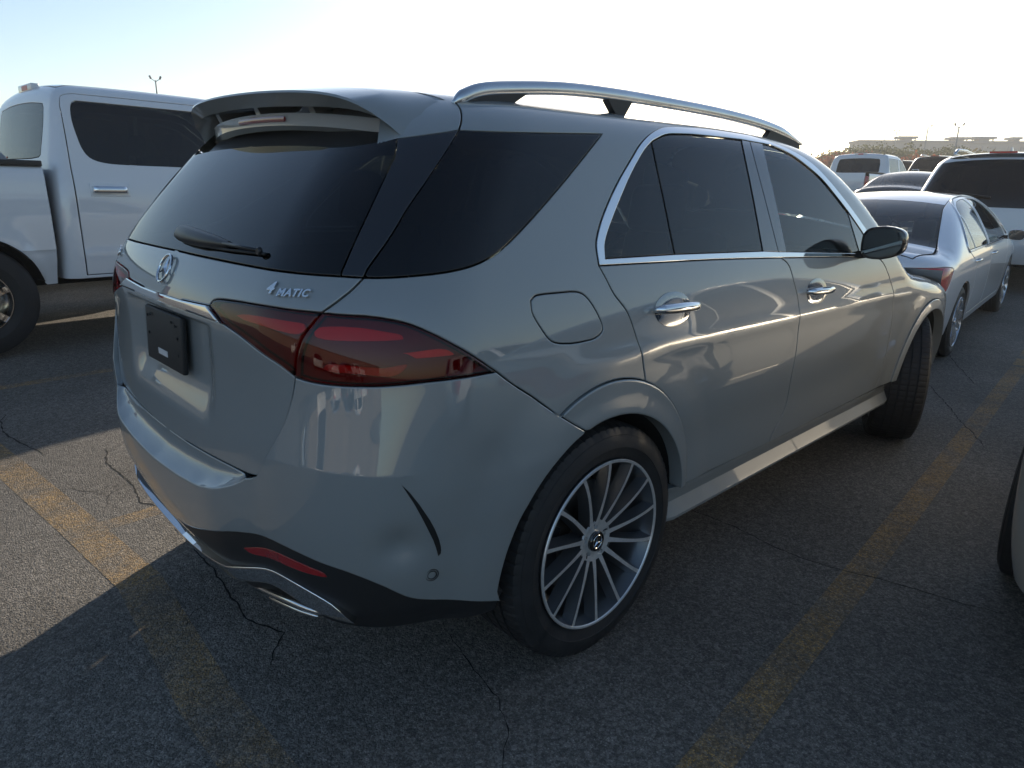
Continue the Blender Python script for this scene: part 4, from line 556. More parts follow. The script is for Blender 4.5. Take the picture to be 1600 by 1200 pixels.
    panel('skid_strip',B,DATA['skid'],CHROME,S,disp=lambda P,u,v: vdisp(P,u,v)+.009+(.475-v)*.20,sides='both',flange=.02,gap=0,bevel=.004,h=.02)
    tl=[[(a,z) for a in np.linspace(.01,.36,14)] for z in (1.083,1.088,1.094,1.099,1.104)]
    TG=panel('tailgate',B,DATA['tailgate_lower'],PAINT,S,disp=tdisp,sides='both',h=.018,extra=tl)
    panel('tailgate_upper',B,DATA['tailgate'],PAINT,S,disp=None,sides='both',h=.025)
    panel('rear_window',B,DATA['rear_glass'],PRIVACY,S,sides='both',flange=.006,bevel=.002)
    panel('chrome_strip',B,DATA['chrome_strip'],CHROME,S,sides='both',proud=.010,flange=.012,gap=.0005,bevel=.005,h=.012)
    # badges
    P,N,tu,tv=surf_frame(B,.001,1.207); star_badge('star_emblem',P+np.array([-.005,0,0]),N,tu,tv,.042,CHROME,S,.0042,.007)
    lettering('drive_badge',B,.648,1.2115,'MATIC',.026,CHROME,S,stretch=1.1,shear=.3,bold=.0006); lettering('drive_badge',B,.585,1.216,'4',.041,CHROME,S,stretch=1.15,shear=.3,bold=.0009); lettering('model_badge',B,.60,1.212,'GLE 350',.036,CHROME,S,side=-1,stretch=.9)
    # licence plate holder in its recess
    pl=MB(); pl.box((.0,-.918,1.005),(.156,.008,.083),Matrix.Rotation(math.radians(-3),3,'X'),bev=.006); pr=pl.obj('plate_holder',BLACKPL,S,sharp=.5)
    for x,z in ((-.12,.055),(.12,.055),(-.09,.062),(.09,.062),(.125,.02),(.125,-.03),(-.12,-.05),(.10,-.06),(-.125,0)): MB().lathe([(-.0012,.0001),(-.0012,.0045),(.001,.0045)],(x,-.927,1.005+z),axis='y',n=10,closed=False).obj('screw_hole',DARK,pr)
    MB().box((-.008,-.9285,.962),(.040,.0006,.009)).obj('sticker',mat('sticker_paper',(.62,.62,.62),.6),pr)
    # rear wiper
    def on(u,v,d): p=B.at(np.array([u]),np.array([v])); return (p+B.grad(p)*d)[0]
    w=MB(); a=[(-.05,1.307),(0,1.3035),(.08,1.2995),(.17,1.296),(.26,1.2945),(.335,1.293)]; r=[(.006,.020),(.016,.026),(.019,.026),(.018,.023),(.014,.017),(.008,.009)]
    rings=[]
    for (u,v),(th,hh) in zip(a,r):
        P,N,tu,tv=surf_frame(B,abs(u),v); 
        if u<0: P=P*[-1,1,1]; N=N*[-1,1,1]
        P=P+N*(.010); rings.append([tuple(P+N*th*math.cos(t)+np.array([0,tv[1],tv[2]])*hh*math.sin(t)) for t in np.linspace(0,2*math.pi,14,endpoint=False)])
    w.loft(rings); wo=w.obj('rear_wiper',BLACKSATIN,S,sharp=.7)
    MB().tube([on(.30,1.292,.014),on(.40,1.2905,.013),on(.50,1.289,.010)],[.006,.005,.004],8).obj('wiper_blade',BLACKSATIN,wo,smooth=True)
    MB().tube([on(.17,1.281,.006),on(.35,1.282,.006),on(.52,1.285,.006)],.004,8).obj('wiper_rubber',RUBBER,wo,smooth=True)
    MB().lathe([(0,.010),(-.006,.011),(-.010,.008),(-.010,.0001)],tuple(on(.50,1.289,.008)),axis='y',n=16,closed=False).obj('wiper_tip',BLACKSATIN,wo,sharp=.5)
    # exhaust trims
    for s in (1,-1):
        for k,rd in (('ex1',.0095),('ex2',.0065)):
            pts=[]
            for u,v,_ in DATA[k]: p=on(u,v,.012); pts.append((p[0]*s,p[1],p[2]))
            MB().tube(pts,[rd*(.5 if i in (0,len(pts)-1) else 1) for i in range(len(pts))],12).obj('exhaust_trim',CHROME,S,smooth=True)
    # parking sensors
    for u,v in ((.9,.533),):
        P,N,tu,tv=surf_frame(B,u,v,1); P=P+N*float(bdisp(P[None],np.array([u]),np.array([v]))[0]); q=MB()
        for rad in (.0115,.0165): q.tube([tuple(P+N*.0004+tu*rad*math.cos(t)+tv*rad*math.sin(t)) for t in np.linspace(0,2*math.pi,29)],.0011 if rad>.012 else .0014,6,caps=False)
        q.obj('parking_sensor',BLACKSATIN,S)
    # sill, handles
    for s in (1,-1):
        rg=[]
        for y in np.linspace(.36,2.60,40):
            p=B.at(np.array([y+.42+.85+math.pi*.2-.0]),np.array([.455]))[0]; x=p[0]; e=1 if .39<y<2.57 else .985
            rg.append([(s*(x+dx)*e,y,z) for dx,z in ((-.0005,.452),(-.010,.440),(-.022,.410),(-.026,.385),(-.010,.350),(-.002,.335),(-.005,.322),(-.04,.318),(-.15,.32),(-.15,.45))])
        MB().loft(rg).obj('side_sill',PAINT,S,sharp=.45)
        for u,v,w_ in ((1.806,1.094,.112),(2.874,1.058,.112)):
            P,N,tu,tv=surf_frame(B,u,v,1); P,N,tu,tv=[a*np.array([s,1,1]) for a in (P,N,tu,tv)]; P=P+N*float(fl(P[None]*[s,1,1],0,0)[0])
            V=[];F=[]; nr=7; ns=40
            for i in range(nr):
                q=i/(nr-1); 
                for k in range(ns): t=2*math.pi*k/ns; V.append(P+tu*w_*.93*q*math.cos(t)*(1+.12*math.cos(t)**2*0)+tv*.040*q*math.sin(t)+N*(.0015-.020*(1-q**2.2)*0+.0006*(1-q)))
            # dished escutcheon: dark mirror bowl, set just proud of the door skin
            V=[];
            for i in range(nr):
                q=i/(nr-1)
                for k in range(ns): t=2*math.pi*k/ns; V.append(P+tu*w_*.90*q*math.cos(t)+tv*.055*q*math.sin(t)+N*(.0028-.0022*q**6))
            for i in range(nr-1):
                for k in range(ns): F.append((i*ns+k,i*ns+(k+1)%ns,(i+1)*ns+(k+1)%ns,(i+1)*ns+k))
            H=MB().add(V,F).obj('handle_bowl',mat('dark_chrome',(.30,.31,.32),.06,metal=1.),S,smooth=True)
            rings=[]
            for q in np.linspace(-1,1,21):
                hh=.016*(1-.25*q*q)*(1 if abs(q)<.95 else .55); dd=.028+.012*(1-q*q); c=P+tu*w_*q+tv*(.002-.004*q)
                rings.append([tuple(c+tv*hh*math.sin(t)+N*(dd+.008*math.cos(t)-(.018 if abs(q)>.97 else 0))) for t in np.linspace(0,2*math.pi,12,endpoint=False)])
            MB().loft(rings).obj('door_handle',CHROME,S,smooth=True)
    # roof, rails, aerial
    re=lerp([(-.35,.642),(-.1,.60),(.4,.61),(1.0,.615),(1.6,.62)]); ye=lerp([(1.6,.62),(1.85,.70),(2.1,.77),(2.36,.82)]); he=lerp([(2.36,.82),(2.7,.81),(3.1,.79),(3.46,.74),(3.7,.6)])
    topgrid('roof',B,lambda y:re(y)-.003,-.34,1.60,PAINT,S,ny=60); topgrid('windscreen',B,lambda y:ye(y)-.004,1.605,2.35,CLEARG,S,d=-.002); topgrid('bonnet',B,lambda y:he(y)-.003,2.37,3.66,PAINT,S)
    topgrid('headliner',B,lambda y:re(y)+.02,-.30,1.60,mat('headliner',(.10,.10,.10),.9),S,d=-.05,nx=8,ny=14)
    for s in (1,-1):
        rp=crom([(x,y,z) for x,y,z in DATA['rail']],5); n=len(rp); rings=[]
        for i,p in enumerate(rp):
            q=min(1,i/5,(n-1-i)/5)**.6; hw=.016*max(q,.35); hh=.019*max(q,.30)
            rings.append([(s*(p[0]+hw*sx),p[1],p[2]+hh*sz-(1-q)*.004) for sx,sz in ((-1,-.6),(-.9,.6),(-.4,1),(.4,1),(.9,.6),(1,-.6),(.6,-1),(-.6,-1))])
        RL=MB().loft(rings).obj('roof_rail',ALU,S,sharp=.9)
        zr=lambda y: np.interp(y,[p[1] for p in rp],[p[2] for p in rp])
        for ya,yb,yc,yd in ((-.29,-.06,-.17,-.06),(.30,.40,.33,.45),(1.36,1.42,1.34,1.64)):
            zb=[float(B.top(np.array([.63]),np.array([y]))[0,2])-.004 for y in (ya,yb)]
            if yd>1.6: q=[(1.30,0),(1.40,0),(1.70,0)]; prof=[(1.40,zr(1.40)-.015),(1.36,float(B.top(np.array([.63]),np.array([1.36]))[0,2])-.006),(1.70,float(B.top(np.array([.63]),np.array([1.70]))[0,2])-.006),(1.68,zr(1.68)-.012),(1.55,zr(1.55)-.015)]
            elif ya<-.2: prof=[(-.29,zb[0]),(-.26,zr(-.26)-.012),(-.18,zr(-.18)-.015),(-.07,zr(-.07)-.016),(-.12,zb[1]-.001),(-.2,zb[1]-.004)]
            else: prof=[(.335,zb[0]),(.29,zr(.29)-.016),(.42,zr(.42)-.016),(.385,zb[1])]
            MB().loft([[(s*(.635+o),y,z) for y,z in prof] for o in (-.013,.013)]).obj('rail_foot',BLACKPL,RL)
    ck=[(.80,1.985,0),(1.06,1.93,0)]
    panel('spoiler_cheek',B,ck+[DATA['seam_top'][0]]+DATA['seam_top'][1:]+[(x[0],x[1],1) for x in DATA['trim_topl']]+[(.80,1.685,0)],PAINT,S,sides=(1,-1),h=.03)
    panel('spoiler_recess',B,[(0,1.70,0),(.5,1.70,0),(.86,1.66,0),(.86,1.95,0),(.45,1.97,0),(0,1.97,0)],BLACKSATIN,S,sides='both',h=.05,proud=-.03,flange=0)
    # spoiler: deck down to a lip, blade above on small struts
    def zroof(x,y): return float(B.top(np.array([abs(x)]),np.array([y]))[0,2])
    xs=np.linspace(-1,1,41); top=[];
    def te(t):   # blade edge
        x=.66*t; a=abs(t); return np.array([x,-.635+.085*a**3+.055*a**10,1.708-.030*a**2-.095*a**9-.018*t])
    def lip(t):
        x=.66*t; a=abs(t); return np.array([x,-.575+.12*a**3,1.655-.04*a**2-.045*max(0,a-.85)/.15-.010*t])
    J=-.335
    V=[];F=[];m=9
    for t in xs:      # deck
        x=.642*t; a=np.array([x,J,zroof(x,J)]); l=lip(t)
        for k in range(m):
            s=k/(m-1); p=a*(1-s)+l*s; p[2]-=.012*math.sin(math.pi*s)*(1-abs(t)**4); V.append(p)
        V+= [l+[0,.002,-.006],l+[0,.004,-.034],l+[0,.03,-.046],l+[0,.16,-.02]]
    m+=4
    for i in range(len(xs)-1):
        for k in range(m-1): F.append((i*m+k,i*m+k+1,(i+1)*m+k+1,(i+1)*m+k))
    SP=MB().add(V,F).obj('spoiler',PAINT,S,sharp=.6)
    V=[];F=[];rings=[]
    for t in xs:
        a=abs(t); x=.642*t; e=te(t); f=np.array([x*1.0,J-.03,zroof(x,J)+.002-.012*a**6]); th=.034*(1-a**5)+.004
        rings.append([tuple(f),tuple(f*.5+e*.5+[0,0,.006]),tuple(e+[0,0,.001]),tuple(e+[0,-.003,-.005]),tuple(e+[0,.030,-th]),tuple(f*.5+e*.5+[0,0,-.022]),tuple(f+[0,.0,-.012])])
    MB().loft(rings).obj('spoiler_blade',PAINT,SP,sharp=.8)
    for t in (-.62,-.08,.42):
        e=te(t); l=lip(t); x=e[0]; MB().loft([[(x-.012,l[1]+.02,l[2]-.004),(x-.012,e[1]+.06,e[2]-.006),(x-.012,J-.03,e[2]-.0),(x-.012,J-.03,l[2]+.02)],[(x+.02,l[1]+.02,l[2]-.004),(x+.012,e[1]+.06,e[2]-.006),(x+.012,J-.03,e[2]),(x+.02,J-.03,l[2]+.02)]]).obj('spoiler_strut',PAINT,SP)
    bl=[]
    for t in np.linspace(-.24,.24,13): l=lip(t); bl.append([tuple(l+[0,-.002,-.009]),tuple(l+[0,-.004,-.016]),tuple(l+[0,-.001,-.024]),tuple(l+[0,.006,-.016])])
    MB().loft(bl).obj('brake_light',mat('brake_light_red',(.20,.012,.02),.12,coat=1.),SP,sharp=.8)
    # mirrors
    for s in (1,-1):
        sec=[]
        for dy,sc_,dx in ((-.004,.93,0),(0,.985,0),(.012,1.,0),(.04,1.,-.002),(.08,.93,-.01),(.115,.74,-.028),(.135,.45,-.045),(.142,.12,-.055)):
            pts=[]
            for k in range(28):
                t=2*math.pi*k/28; c,si=math.cos(t),math.sin(t); e=.62; X=.093*math.copysign(abs(c)**e,c); Z=.074*math.copysign(abs(si)**e,si)
                if c>0: Z*=1-.22*(X/.093)*(1 if si<0 else .75)
                pts.append((s*(1.035+dx+X*sc_),1.79+dy,1.249+Z*sc_-.0+.006*(X/.093)))
            sec.append(pts)
        M=MB().loft(sec).obj('mirror_housing',BLACKGLOSS if True else PAINT,S,sharp=.7)
        V=[(s*(1.035+(p[0]*s-1.035)*.86/.93),1.7855,1.249+(p[2]-1.249)*.86/.93) for p in sec[0]]; MB().add(V,[tuple(range(28))]).obj('mirror_glass',mat('mirror_silver',(.10,.11,.12),.05,metal=1.),M)
        MB().loft([[(s*.90,1.86,1.20),(s*.90,1.95,1.20),(s*.90,1.95,1.165),(s*.90,1.86,1.165)],[(s*.99,1.83,1.215),(s*.99,1.90,1.215),(s*.99,1.90,1.18),(s*.99,1.83,1.18)]]).obj('mirror_arm',BLACKSATIN,M)
    # wheels
    for s in (1,-1):
        make_wheel(S,(s*.962,0,.382),s,.385,.275,.277,14)
        st=math.radians(24); c=np.array([s*.80,3.0,.382]); o=np.array([math.cos(st),math.sin(st),0])*.155*s
        make_wheel(S,tuple(c+o),s,.385,.265,.277,14,steer=st)
        for cy in (-.02,3.0): arch_liner(S,s*.60,s*.925,cy,.385,.437,a0=9)
    # nose closing face, underside, inner shell
    X,Z=np.meshgrid(np.linspace(-.86,.86,31),np.linspace(.24,1.0,20)); P=[]
    for x,z in zip(X.ravel(),Z.ravel()):
        lo,hi=2.5,4.2
        for _ in range(26):
            mm=(lo+hi)/2
            if B.F(np.array([x]),np.array([mm]),np.array([z]))[0]>0: hi=mm
            else: lo=mm
        P.append((x,max(lo,3.46),z))
    mesh('front_bumper',P,[(i*31+j,i*31+j+1,(i+1)*31+j+1,(i+1)*31+j) for i in range(19) for j in range(30)],PAINT,S,smooth=True)
    ub=MB(); ub.box((0,1.5,.36),(.70,1.0,.06)); ub.box((0,1.5,.50),(.55,2.1,.12)); ub.box((0,-.60,.50),(.58,.18,.10)); ub.obj('underbody',DARK,S)
    MB().box((-.03,-.80,.30),(.035,.05,.035)).box((-.03,-.815,.262),(.02,.03,.02)).obj('tow_mount',BLACKPL,S)
    u=np.linspace(0,4.6,70); v=np.linspace(.36,1.2,14); U,Vv=np.meshgrid(u,v,indexing='ij'); P=B.at(U.ravel(),Vv.ravel()); P=P-B.grad(P)*.055
    F=[]
    for i in range(69):
        for j in range(13):
            q=[i*14+j,i*14+j+1,(i+1)*14+j+1,(i+1)*14+j]; c=P[q].mean(0)
            if math.hypot(c[1]+.02,c[2]-.385)<.50 or math.hypot(c[1]-3.0,c[2]-.385)<.50: continue
            F.append(q)
    Pm=P*[-1,1,1]; n=len(P); mesh('inner_shell',np.vstack([P,Pm]),F+[[k+n for k in f] for f in F],DARK,S)
    # cabin
    MB().box((0,1.0,.62),(.80,1.35,.03)).obj('cabin_floor',DARK,S)
    for x in (-.38,.38): seat(S,x,1.30,.55)
    for x in (-.45,0,.45): seat(S,x,.35,.58,.21)
    D=MB().box((0,2.12,.98),(.76,.20,.10),bev=.05).box((0,1.75,.78),(.12,.45,.13),bev=.04).obj('dashboard',mat('dash_plastic',(.035,.036,.035),.5),S,sharp=.6)
    sw=MB(); c=np.array([-.38,1.80,1.03]); ax=Matrix.Rotation(math.radians(-22),3,'X')
    sw.tube([tuple(c+np.array(ax@Vector((.185*math.cos(t),0,.185*math.sin(t))))) for t in np.linspace(0,2*math.pi,37)],.015,10,caps=False); sw.box(tuple(c),(.07,.02,.05),ax,bev=.02); sw.box(tuple(c),(.17,.012,.015),ax)
    sw.obj('steering_wheel',BLACKSATIN,S,sharp=.6)
    return S
suv=build_suv()

# ------------------------------------------------------------------ ground, shared asphalt look
def hgt(x,y):
    """the lot rises gently away to the far rows and to the left"""
    s=lambda t,w:w*np.logaddexp(0,np.asarray(t)/w)
    return np.minimum(.047*s(np.asarray(y)-6.2,.6),1.15)+np.minimum(.032*s(-np.asarray(x)-1.6,.4),.5)
def tarmac(name,yellow=False):
    m=bpy.data.materials.new(name); m.use_nodes=True; n=m.node_tree.nodes; l=m.node_tree.links; p=n['Principled BSDF']
    g=n.new('ShaderNodeNewGeometry'); pos=g.outputs['Position']
    def tex(kind,sc,det=2,**k):
        t=n.new(kind); t.inputs['Scale'].default_value=sc
        if 'Detail' in t.inputs: t.inputs['Detail'].default_value=det
        l.new(pos,t.inputs['Vector']); return t
    def mapr(o,a,b,c,d):
        r=n.new('ShaderNodeMapRange'); r.inputs[1].default_value=a; r.inputs[2].default_value=b; r.inputs[3].default_value=c; r.inputs[4].default_value=d; l.new(o,r.inputs[0]); return r.outputs[0]
    def math_(op,a,b):
        q=n.new('ShaderNodeMath'); q.operation=op; 
        for i,v in enumerate((a,b)):
            if isinstance(v,(int,float)): q.inputs[i].default_value=v
            else: l.new(v,q.inputs[i])
        return q.outputs[0]
    vor=tex('ShaderNodeTexVoronoi',165); vor.inputs['Randomness'].default_value=1; vor2=tex('ShaderNodeTexVoronoi',100); n1=tex('ShaderNodeTexNoise',1.1,6); n2=tex('ShaderNodeTexNoise',28,6); n3=tex('ShaderNodeTexNoise',240,2)
    sep=n.new('ShaderNodeSeparateColor'); l.new(vor.outputs['Color'],sep.inputs[0]); sep2=n.new('ShaderNodeSeparateColor'); l.new(vor2.outputs['Color'],sep2.inputs[0])
    st=mapr(math_('MULTIPLY',sep.outputs[0],sep.outputs[0]),0,1,.66,1.5); st2=mapr(sep2.outputs[1],.82,1.,1.,1.65)
    v=math_('MULTIPLY',math_('MULTIPLY',st,st2),math_('MULTIPLY',math_('MULTIPLY',mapr(n1.outputs[0],.3,.7,.80,1.2),mapr(tex('ShaderNodeTexNoise',.42,7).outputs[0],.35,.68,.72,1.18)),mapr(n2.outputs[0],.3,.7,.82,1.2)))
    v=math_('MULTIPLY',v,mapr(vor.outputs['Distance'],.35,.75,1.,.45))
    col=n.new('ShaderNodeVectorMath'); col.operation='SCALE'; col.inputs[0].default_value=(.222,.203,.178); l.new(v,col.inputs['Scale']); out=col.outputs[0]
    if yellow:
        y=n.new('ShaderNodeVectorMath'); y.operation='SCALE'; y.inputs[0].default_value=(.85,.46,.06); l.new(mapr(v,.3,1.4,.35,1.1),y.inputs['Scale'])
        w1=tex('ShaderNodeTexNoise',4.5,8); w2=tex('ShaderNodeTexNoise',60,3)
        wear=math_('MULTIPLY',mapr(w1.outputs[0],.36,.58,.35,1.3),mapr(w2.outputs[0],.34,.52,.2,1)); wear=math_('MULTIPLY',wear,mapr(vor.outputs['Distance'],.25,.7,1.1,.2))
        mx=n.new('ShaderNodeMix'); mx.data_type='RGBA'; mx.clamp_factor=True; l.new(math_('MULTIPLY',wear,yellow),mx.inputs[0]); l.new(out,mx.inputs[6]); l.new(y.outputs[0],mx.inputs[7]); out=mx.outputs[2]
    l.new(out,p.inputs['Base Color']); l.new(mapr(n3.outputs[0],.3,.7,.62,.95),p.inputs['Roughness'])
    h=math_('ADD',math_('MULTIPLY',vor.outputs['Distance'],-1.0),math_('ADD',math_('MULTIPLY',vor2.outputs['Distance'],-.7),math_('MULTIPLY',n3.outputs[0],.5)))
    b=n.new('ShaderNodeBump'); b.inputs['Strength'].default_value=.9; b.inputs['Distance'].default_value=.0065; l.new(h,b.inputs['Height']); l.new(b.outputs[0],p.inputs['Normal'])
    return m
TAR=tarmac('asphalt'); YEL=tarmac('worn_yellow_paint',1.25)
YEL2=tarmac('faint_yellow_paint',.95)
gx=np.unique(np.concatenate([np.linspace(-400,-20,20),np.linspace(-20,20,81),np.linspace(20,400,20)])); gy=np.unique(np.concatenate([np.linspace(-400,-15,20),np.linspace(-15,40,111),np.linspace(40,600,24)]))
X,Y=np.meshgrid(gx,gy); nx_=len(gx)
g=mesh('asphalt_lot',np.stack([X.ravel(),Y.ravel(),hgt(X,Y).ravel()],-1),[(i*nx_+j,i*nx_+j+1,(i+1)*nx_+j+1,(i+1)*nx_+j) for i in range(len(gy)-1) for j in range(nx_-1)],TAR,smooth=True); tag(g,kind='structure')
def stripe(name,pts,w,m,z=.0004):
    """painted band along points; w width or per-point"""
    P=[]; 
    for i in range(len(pts)-1):
        a,b=np.array(pts[i],float),np.array(pts[i+1],float); k=max(1,int(np.hypot(*(b-a))/.35)); P+=[a+(b-a)*j/k for j in range(k)]
    P.append(np.array(pts[-1],float)); V=[]
    for i,p in enumerate(P):
        t=P[min(i+1,len(P)-1)]-P[max(i-1,0)]; t/=np.hypot(*t); nn=np.array([-t[1],t[0]])*w/2
        for s in (1,-1): q=p+nn*s; V.append((q[0],q[1],float(hgt(q[0],q[1]))+z))
    o=mesh(name,V,[(2*i+1,2*i,2*i+2,2*i+3) for i in range(len(P)-1)],m); return tag(o,kind='structure')
stripe('parking_line',[(1.565,-1.9),(1.46,-.13),(1.37,1.1),(1.22,3.0),(.93,6.55),(.62,10.5)],.115,YEL)
stripe('parking_line',[(-1.02,-1.0),(-1.10,.8),(-1.42,5.0),(-1.75,9.4)],.10,YEL); stripe('parking_line',[(-3.55,-1.15),(-3.75,1.5),(-4.2,7.5)],.10,YEL)
stripe('parking_line',[(4.1,-1.2),(3.9,1.5),(3.45,7)],.10,YEL)
stripe('cross_line',[(-6.5,-1.60),(-2.5,-1.22),(-1.9,-1.14),(-1.15,-1.05),(-.45,-.98)],.15,YEL,.0009); stripe('cross_line',[(-.45,-.98),(.35,-1.03),(.80,-1.02),(1.46,-1.0),(3.9,-.95)],.15,YEL2,.0009)
CRK=mat('crack_shadow',(.012,.011,.010),1.)
def crack(pts,w,seed):
    rnd=random.Random(seed); P=[]
    for i in range(len(pts)-1):
        a,b=np.array(pts[i],float),np.array(pts[i+1],float); k=max(2,int(np.hypot(*(b-a))/.022)); P+=[a+(b-a)*j/k for j in range(k)]
    off=0; V=[]
    for i,p in enumerate(P):
        off=off*.75+rnd.uniform(-.006,.006); t=P[min(i+1,len(P)-1)]-P[max(i-1,0)]; t/=np.hypot(*t); nn=np.array([-t[1],t[0]]); ww=w*.75*rnd.uniform(.25,1.1)*min(1,(i+1)/6,(len(P)-i)/6)
        for s in (1,-1): q=p+nn*(off+s*ww/2); V.append((q[0],q[1],float(hgt(q[0],q[1]))+.0014))
    return tag(mesh('asphalt_crack',V,[(2*i+1,2*i,2*i+2,2*i+3) for i in range(len(P)-1)],CRK),kind='structure')
for k,(p,w) in enumerate([([(.50,1.12),(.84,1.12),(1.01,1.09),(1.25,1.09),(1.39,1.14),(1.54,1.17),(1.66,1.19),(1.9,1.28)],.008),([(1.25,1.09),(1.30,.98),(1.28,.90)],.004),([(-2.95,-1.02),(-2.82,-1.08),(-2.51,-1.09),(-2.26,-1.03),(-2.03,-.98)],.014),([(-2.51,-1.09),(-2.35,-1.28),(-2.3,-1.5)],.006),([(-2.0,-.70),(-1.76,-.77),(-1.56,-.76),(-1.43,-.74),(-1.17,-.77),(-1.02,-.70)],.014),([(-1.56,-.76),(-1.6,-.55),(-1.75,-.35)],.007),([(-1.43,-.74),(-1.34,-.86),(-1.18,-.92)],.006),
 ([(-.95,-.70),(-.76,-.73),(-.53,-.74),(-.27,-.75),(-.17,-.77),(.04,-.77),(.20,-.72),(.35,-.85)],.011),([(-.17,-.77),(-.12,-.90),(.02,-.98)],.005),([(.50,-.28),(.57,-.31),(.75,-.36),(.91,-.39),(1.04,-.47),(1.15,-.60)],.006),([(-.2,7.2),(.87,4.85),(1.6,5.1),(2.3,5.0)],.012),([(1.33,3.2),(.52,4.74),(-.49,7.66)],.012),([(-3,2.5),(-1.4,2.2),(.4,2.6)],.009),([(-1.61,-1.11),(-1.54,-.98),(-1.34,-.86)],.007)]): crack(p,w,k)
# ------------------------------------------------------------------ the other vehicles
def arcpts(cy,cz,r,a0,a1,n=26): return [(cy+r*math.cos(math.radians(a0+(a1-a0)*i/n)),cz+r*math.sin(math.radians(a0+(a1-a0)*i/n))) for i in range(n+1)]
def place(o,x,y,rz,pitch=0): o.location=(x,y,float(hgt(x,y))); o.rotation_euler=(pitch,0,rz)
def curve(pts,n=5): return [tuple(p) for p in crom(pts,n)]
def make_car(B,S,P,spec,near=True):
    """saloon or wagon from a form B: spec gives roof widths, windows, doors, lamps, wheels"""
    xe=lerp(spec['xe']); wb=spec['wb']; ar=spec['arch']; h=spec.get('h',.06); zs=spec['sill']; ye=spec['yend']; R=spec['R']
    side=[]
    edge=[(float(xe(y)),y) for y in np.linspace(spec['ytop0'],ye,90)]
    top=B.xy(edge,step=.05); u0=top[0]
    if spec['wagon']: side+= [(0,spec['vtop'],1)]+[(u0[0]*k,spec['vtop']+(u0[1]-spec['vtop'])*k**3,1) for k in (.3,.6,.85)]
    else: side+= [(0,B.inv(B.top(np.array([0.]),np.array([spec['ytop0']])))[0][1],1)]+[(float(xx),float(vv),1) for xx,vv in [tuple(B.inv(B.top(np.array([a]),np.array([spec['ytop0']])))[0]) for a in np.linspace(.12,u0[0] if u0[0]<xe(spec['ytop0']) else float(xe(spec['ytop0']))-.04,5)]]
    side+=top
    side+=B.yz([(ye,B.top(np.array([float(xe(ye))]),np.array([ye]))[0][2]-.03),(ye,zs)])+B.yz([(ye,zs)]+arcpts(wb,R,ar,0,180)[0:1])[1:]
    side+=B.yz(arcpts(wb,R,ar,-10,190))+B.yz([(wb-ar,zs),(ar,zs)])+B.yz(arcpts(0,R,ar,-10,190))
    ub=B.yz([(-ar-.02,zs)])[0] if False else B.yz(arcpts(0,R,ar,189,190,1))[0]; side+=[(ub[0]*k,zs+(ub[1]-zs)*k**4,1) for k in np.linspace(.97,0,14)]
    holes=[]; lampholes=[B_ for B_ in spec['lamps']]
    rw=spec.get('rear_window')
    doors=spec['doors']; wins=spec['wins']
    holes=[[(a,b,1) for a,b,*_ in d] for d in [B.yz(d) for d in doors]]+([rw] if rw else [])+[l for l,_ in spec['lamps']]+[B.yz(w) for w in spec.get('bodywins',[])]
    hh=dict(h=h,gap=.003,bevel=.004)
    panel('body',B,side,P,S,sides='both',holes=holes,**hh)
    for s in (1,-1):
        for k,d in enumerate(doors):
            dd=B.yz(d); D=panel('door',B,dd,P,S,sides=(s,),holes=[B.yz(w) for w in wins[k]],**hh)
            for w in wins[k]: panel('window',B,B.yz(w),spec.get('glass',TINT),D,sides=(s,),gap=.001,bevel=.002,flange=.004,proud=-.004,h=h)
            if near:
                hy,hz=spec['handles'][k]; q=B.yz([(hy,hz)])[0]; PP,N,tu,tv=surf_frame(B,q[0],q[1],1); PP,N,tu,tv=[a*np.array([s,1,1]) for a in (PP,N,tu,tv)]
                MB().loft([[tuple(PP+tu*.10*t+tv*.012*math.sin(a)+N*(.026*(1-.5*abs(t)**6)+.008*math.cos(a)-(.02 if abs(t)>.98 else 0))) for a in np.linspace(0,2*math.pi,10,endpoint=False)] for t in np.linspace(-1,1,9)]).obj('handle',spec.get('handle_mat',CHROME),D,smooth=True)
        for w in spec.get('bodywins',[]): panel('window',B,B.yz(w),spec.get('glass2',PRIVACY),S,sides=(s,),gap=.001,bevel=.002,flange=.004,proud=-.003,h=h)
        for l,mm in spec['lamps']: panel('tail_lamp',B,l,mm,S,sides=(s,),gap=.002,bevel=.004,flange=.01,h=.04)
        for w in spec.get('trims',[]):
            pts=[]; 
            for q in B.yz(w,step=.04): PP=B.at(np.array([q[0]]),np.array([q[1]])); PP=(PP+B.grad(PP)*.003)[0]; pts.append((PP[0]*s,PP[1],PP[2]))
            MB().tube(pts,.0065,8).obj('window_trim',spec.get('trim_mat',CHROME),S,smooth=True)
    if rw: panel('rear_window',B,rw,spec.get('glass_rear',PRIVACY),S,sides='both',gap=.001,bevel=.003,flange=.006,h=h)
    for nm,y0,y1,mm in spec['tops']:
        topgrid(nm,B,lambda y:xe(y)-.004,y0+.004,y1-.004,P if mm is None else mm,S,nx=12,ny=18)
        if mm is not None and nm!='windscreen' and 'win' in nm: topgrid('window_band',B,lambda y:xe(y)+.012,y0+.002,y1-.002,mat('glass_frit',(.01,.01,.01),.3),S,nx=2,ny=3,d=-.03) if False else None
    # wheels
    for s in (1,-1):
        for y in (0,wb): make_wheel(S,(s*spec['track'],y,R),s,R,.225,spec['rim'],spec.get('spokes',10),kind=spec.get('wkind','std'),badge=False,detail=False,rim_d=spec.get('rimm',ALU),face_m=spec.get('rimm',ALU),cap_m=ALU); arch_liner(S,s*.55,s*(spec['track']-.03),y,R,ar+.004,a0=4)
    # nose, underside, cabin
    X,Z=np.meshgrid(np.linspace(-.84,.84,21),np.linspace(zs,spec['znose'],12)); lo=np.full(X.size,2.2); hi=np.full(X.size,5.8)
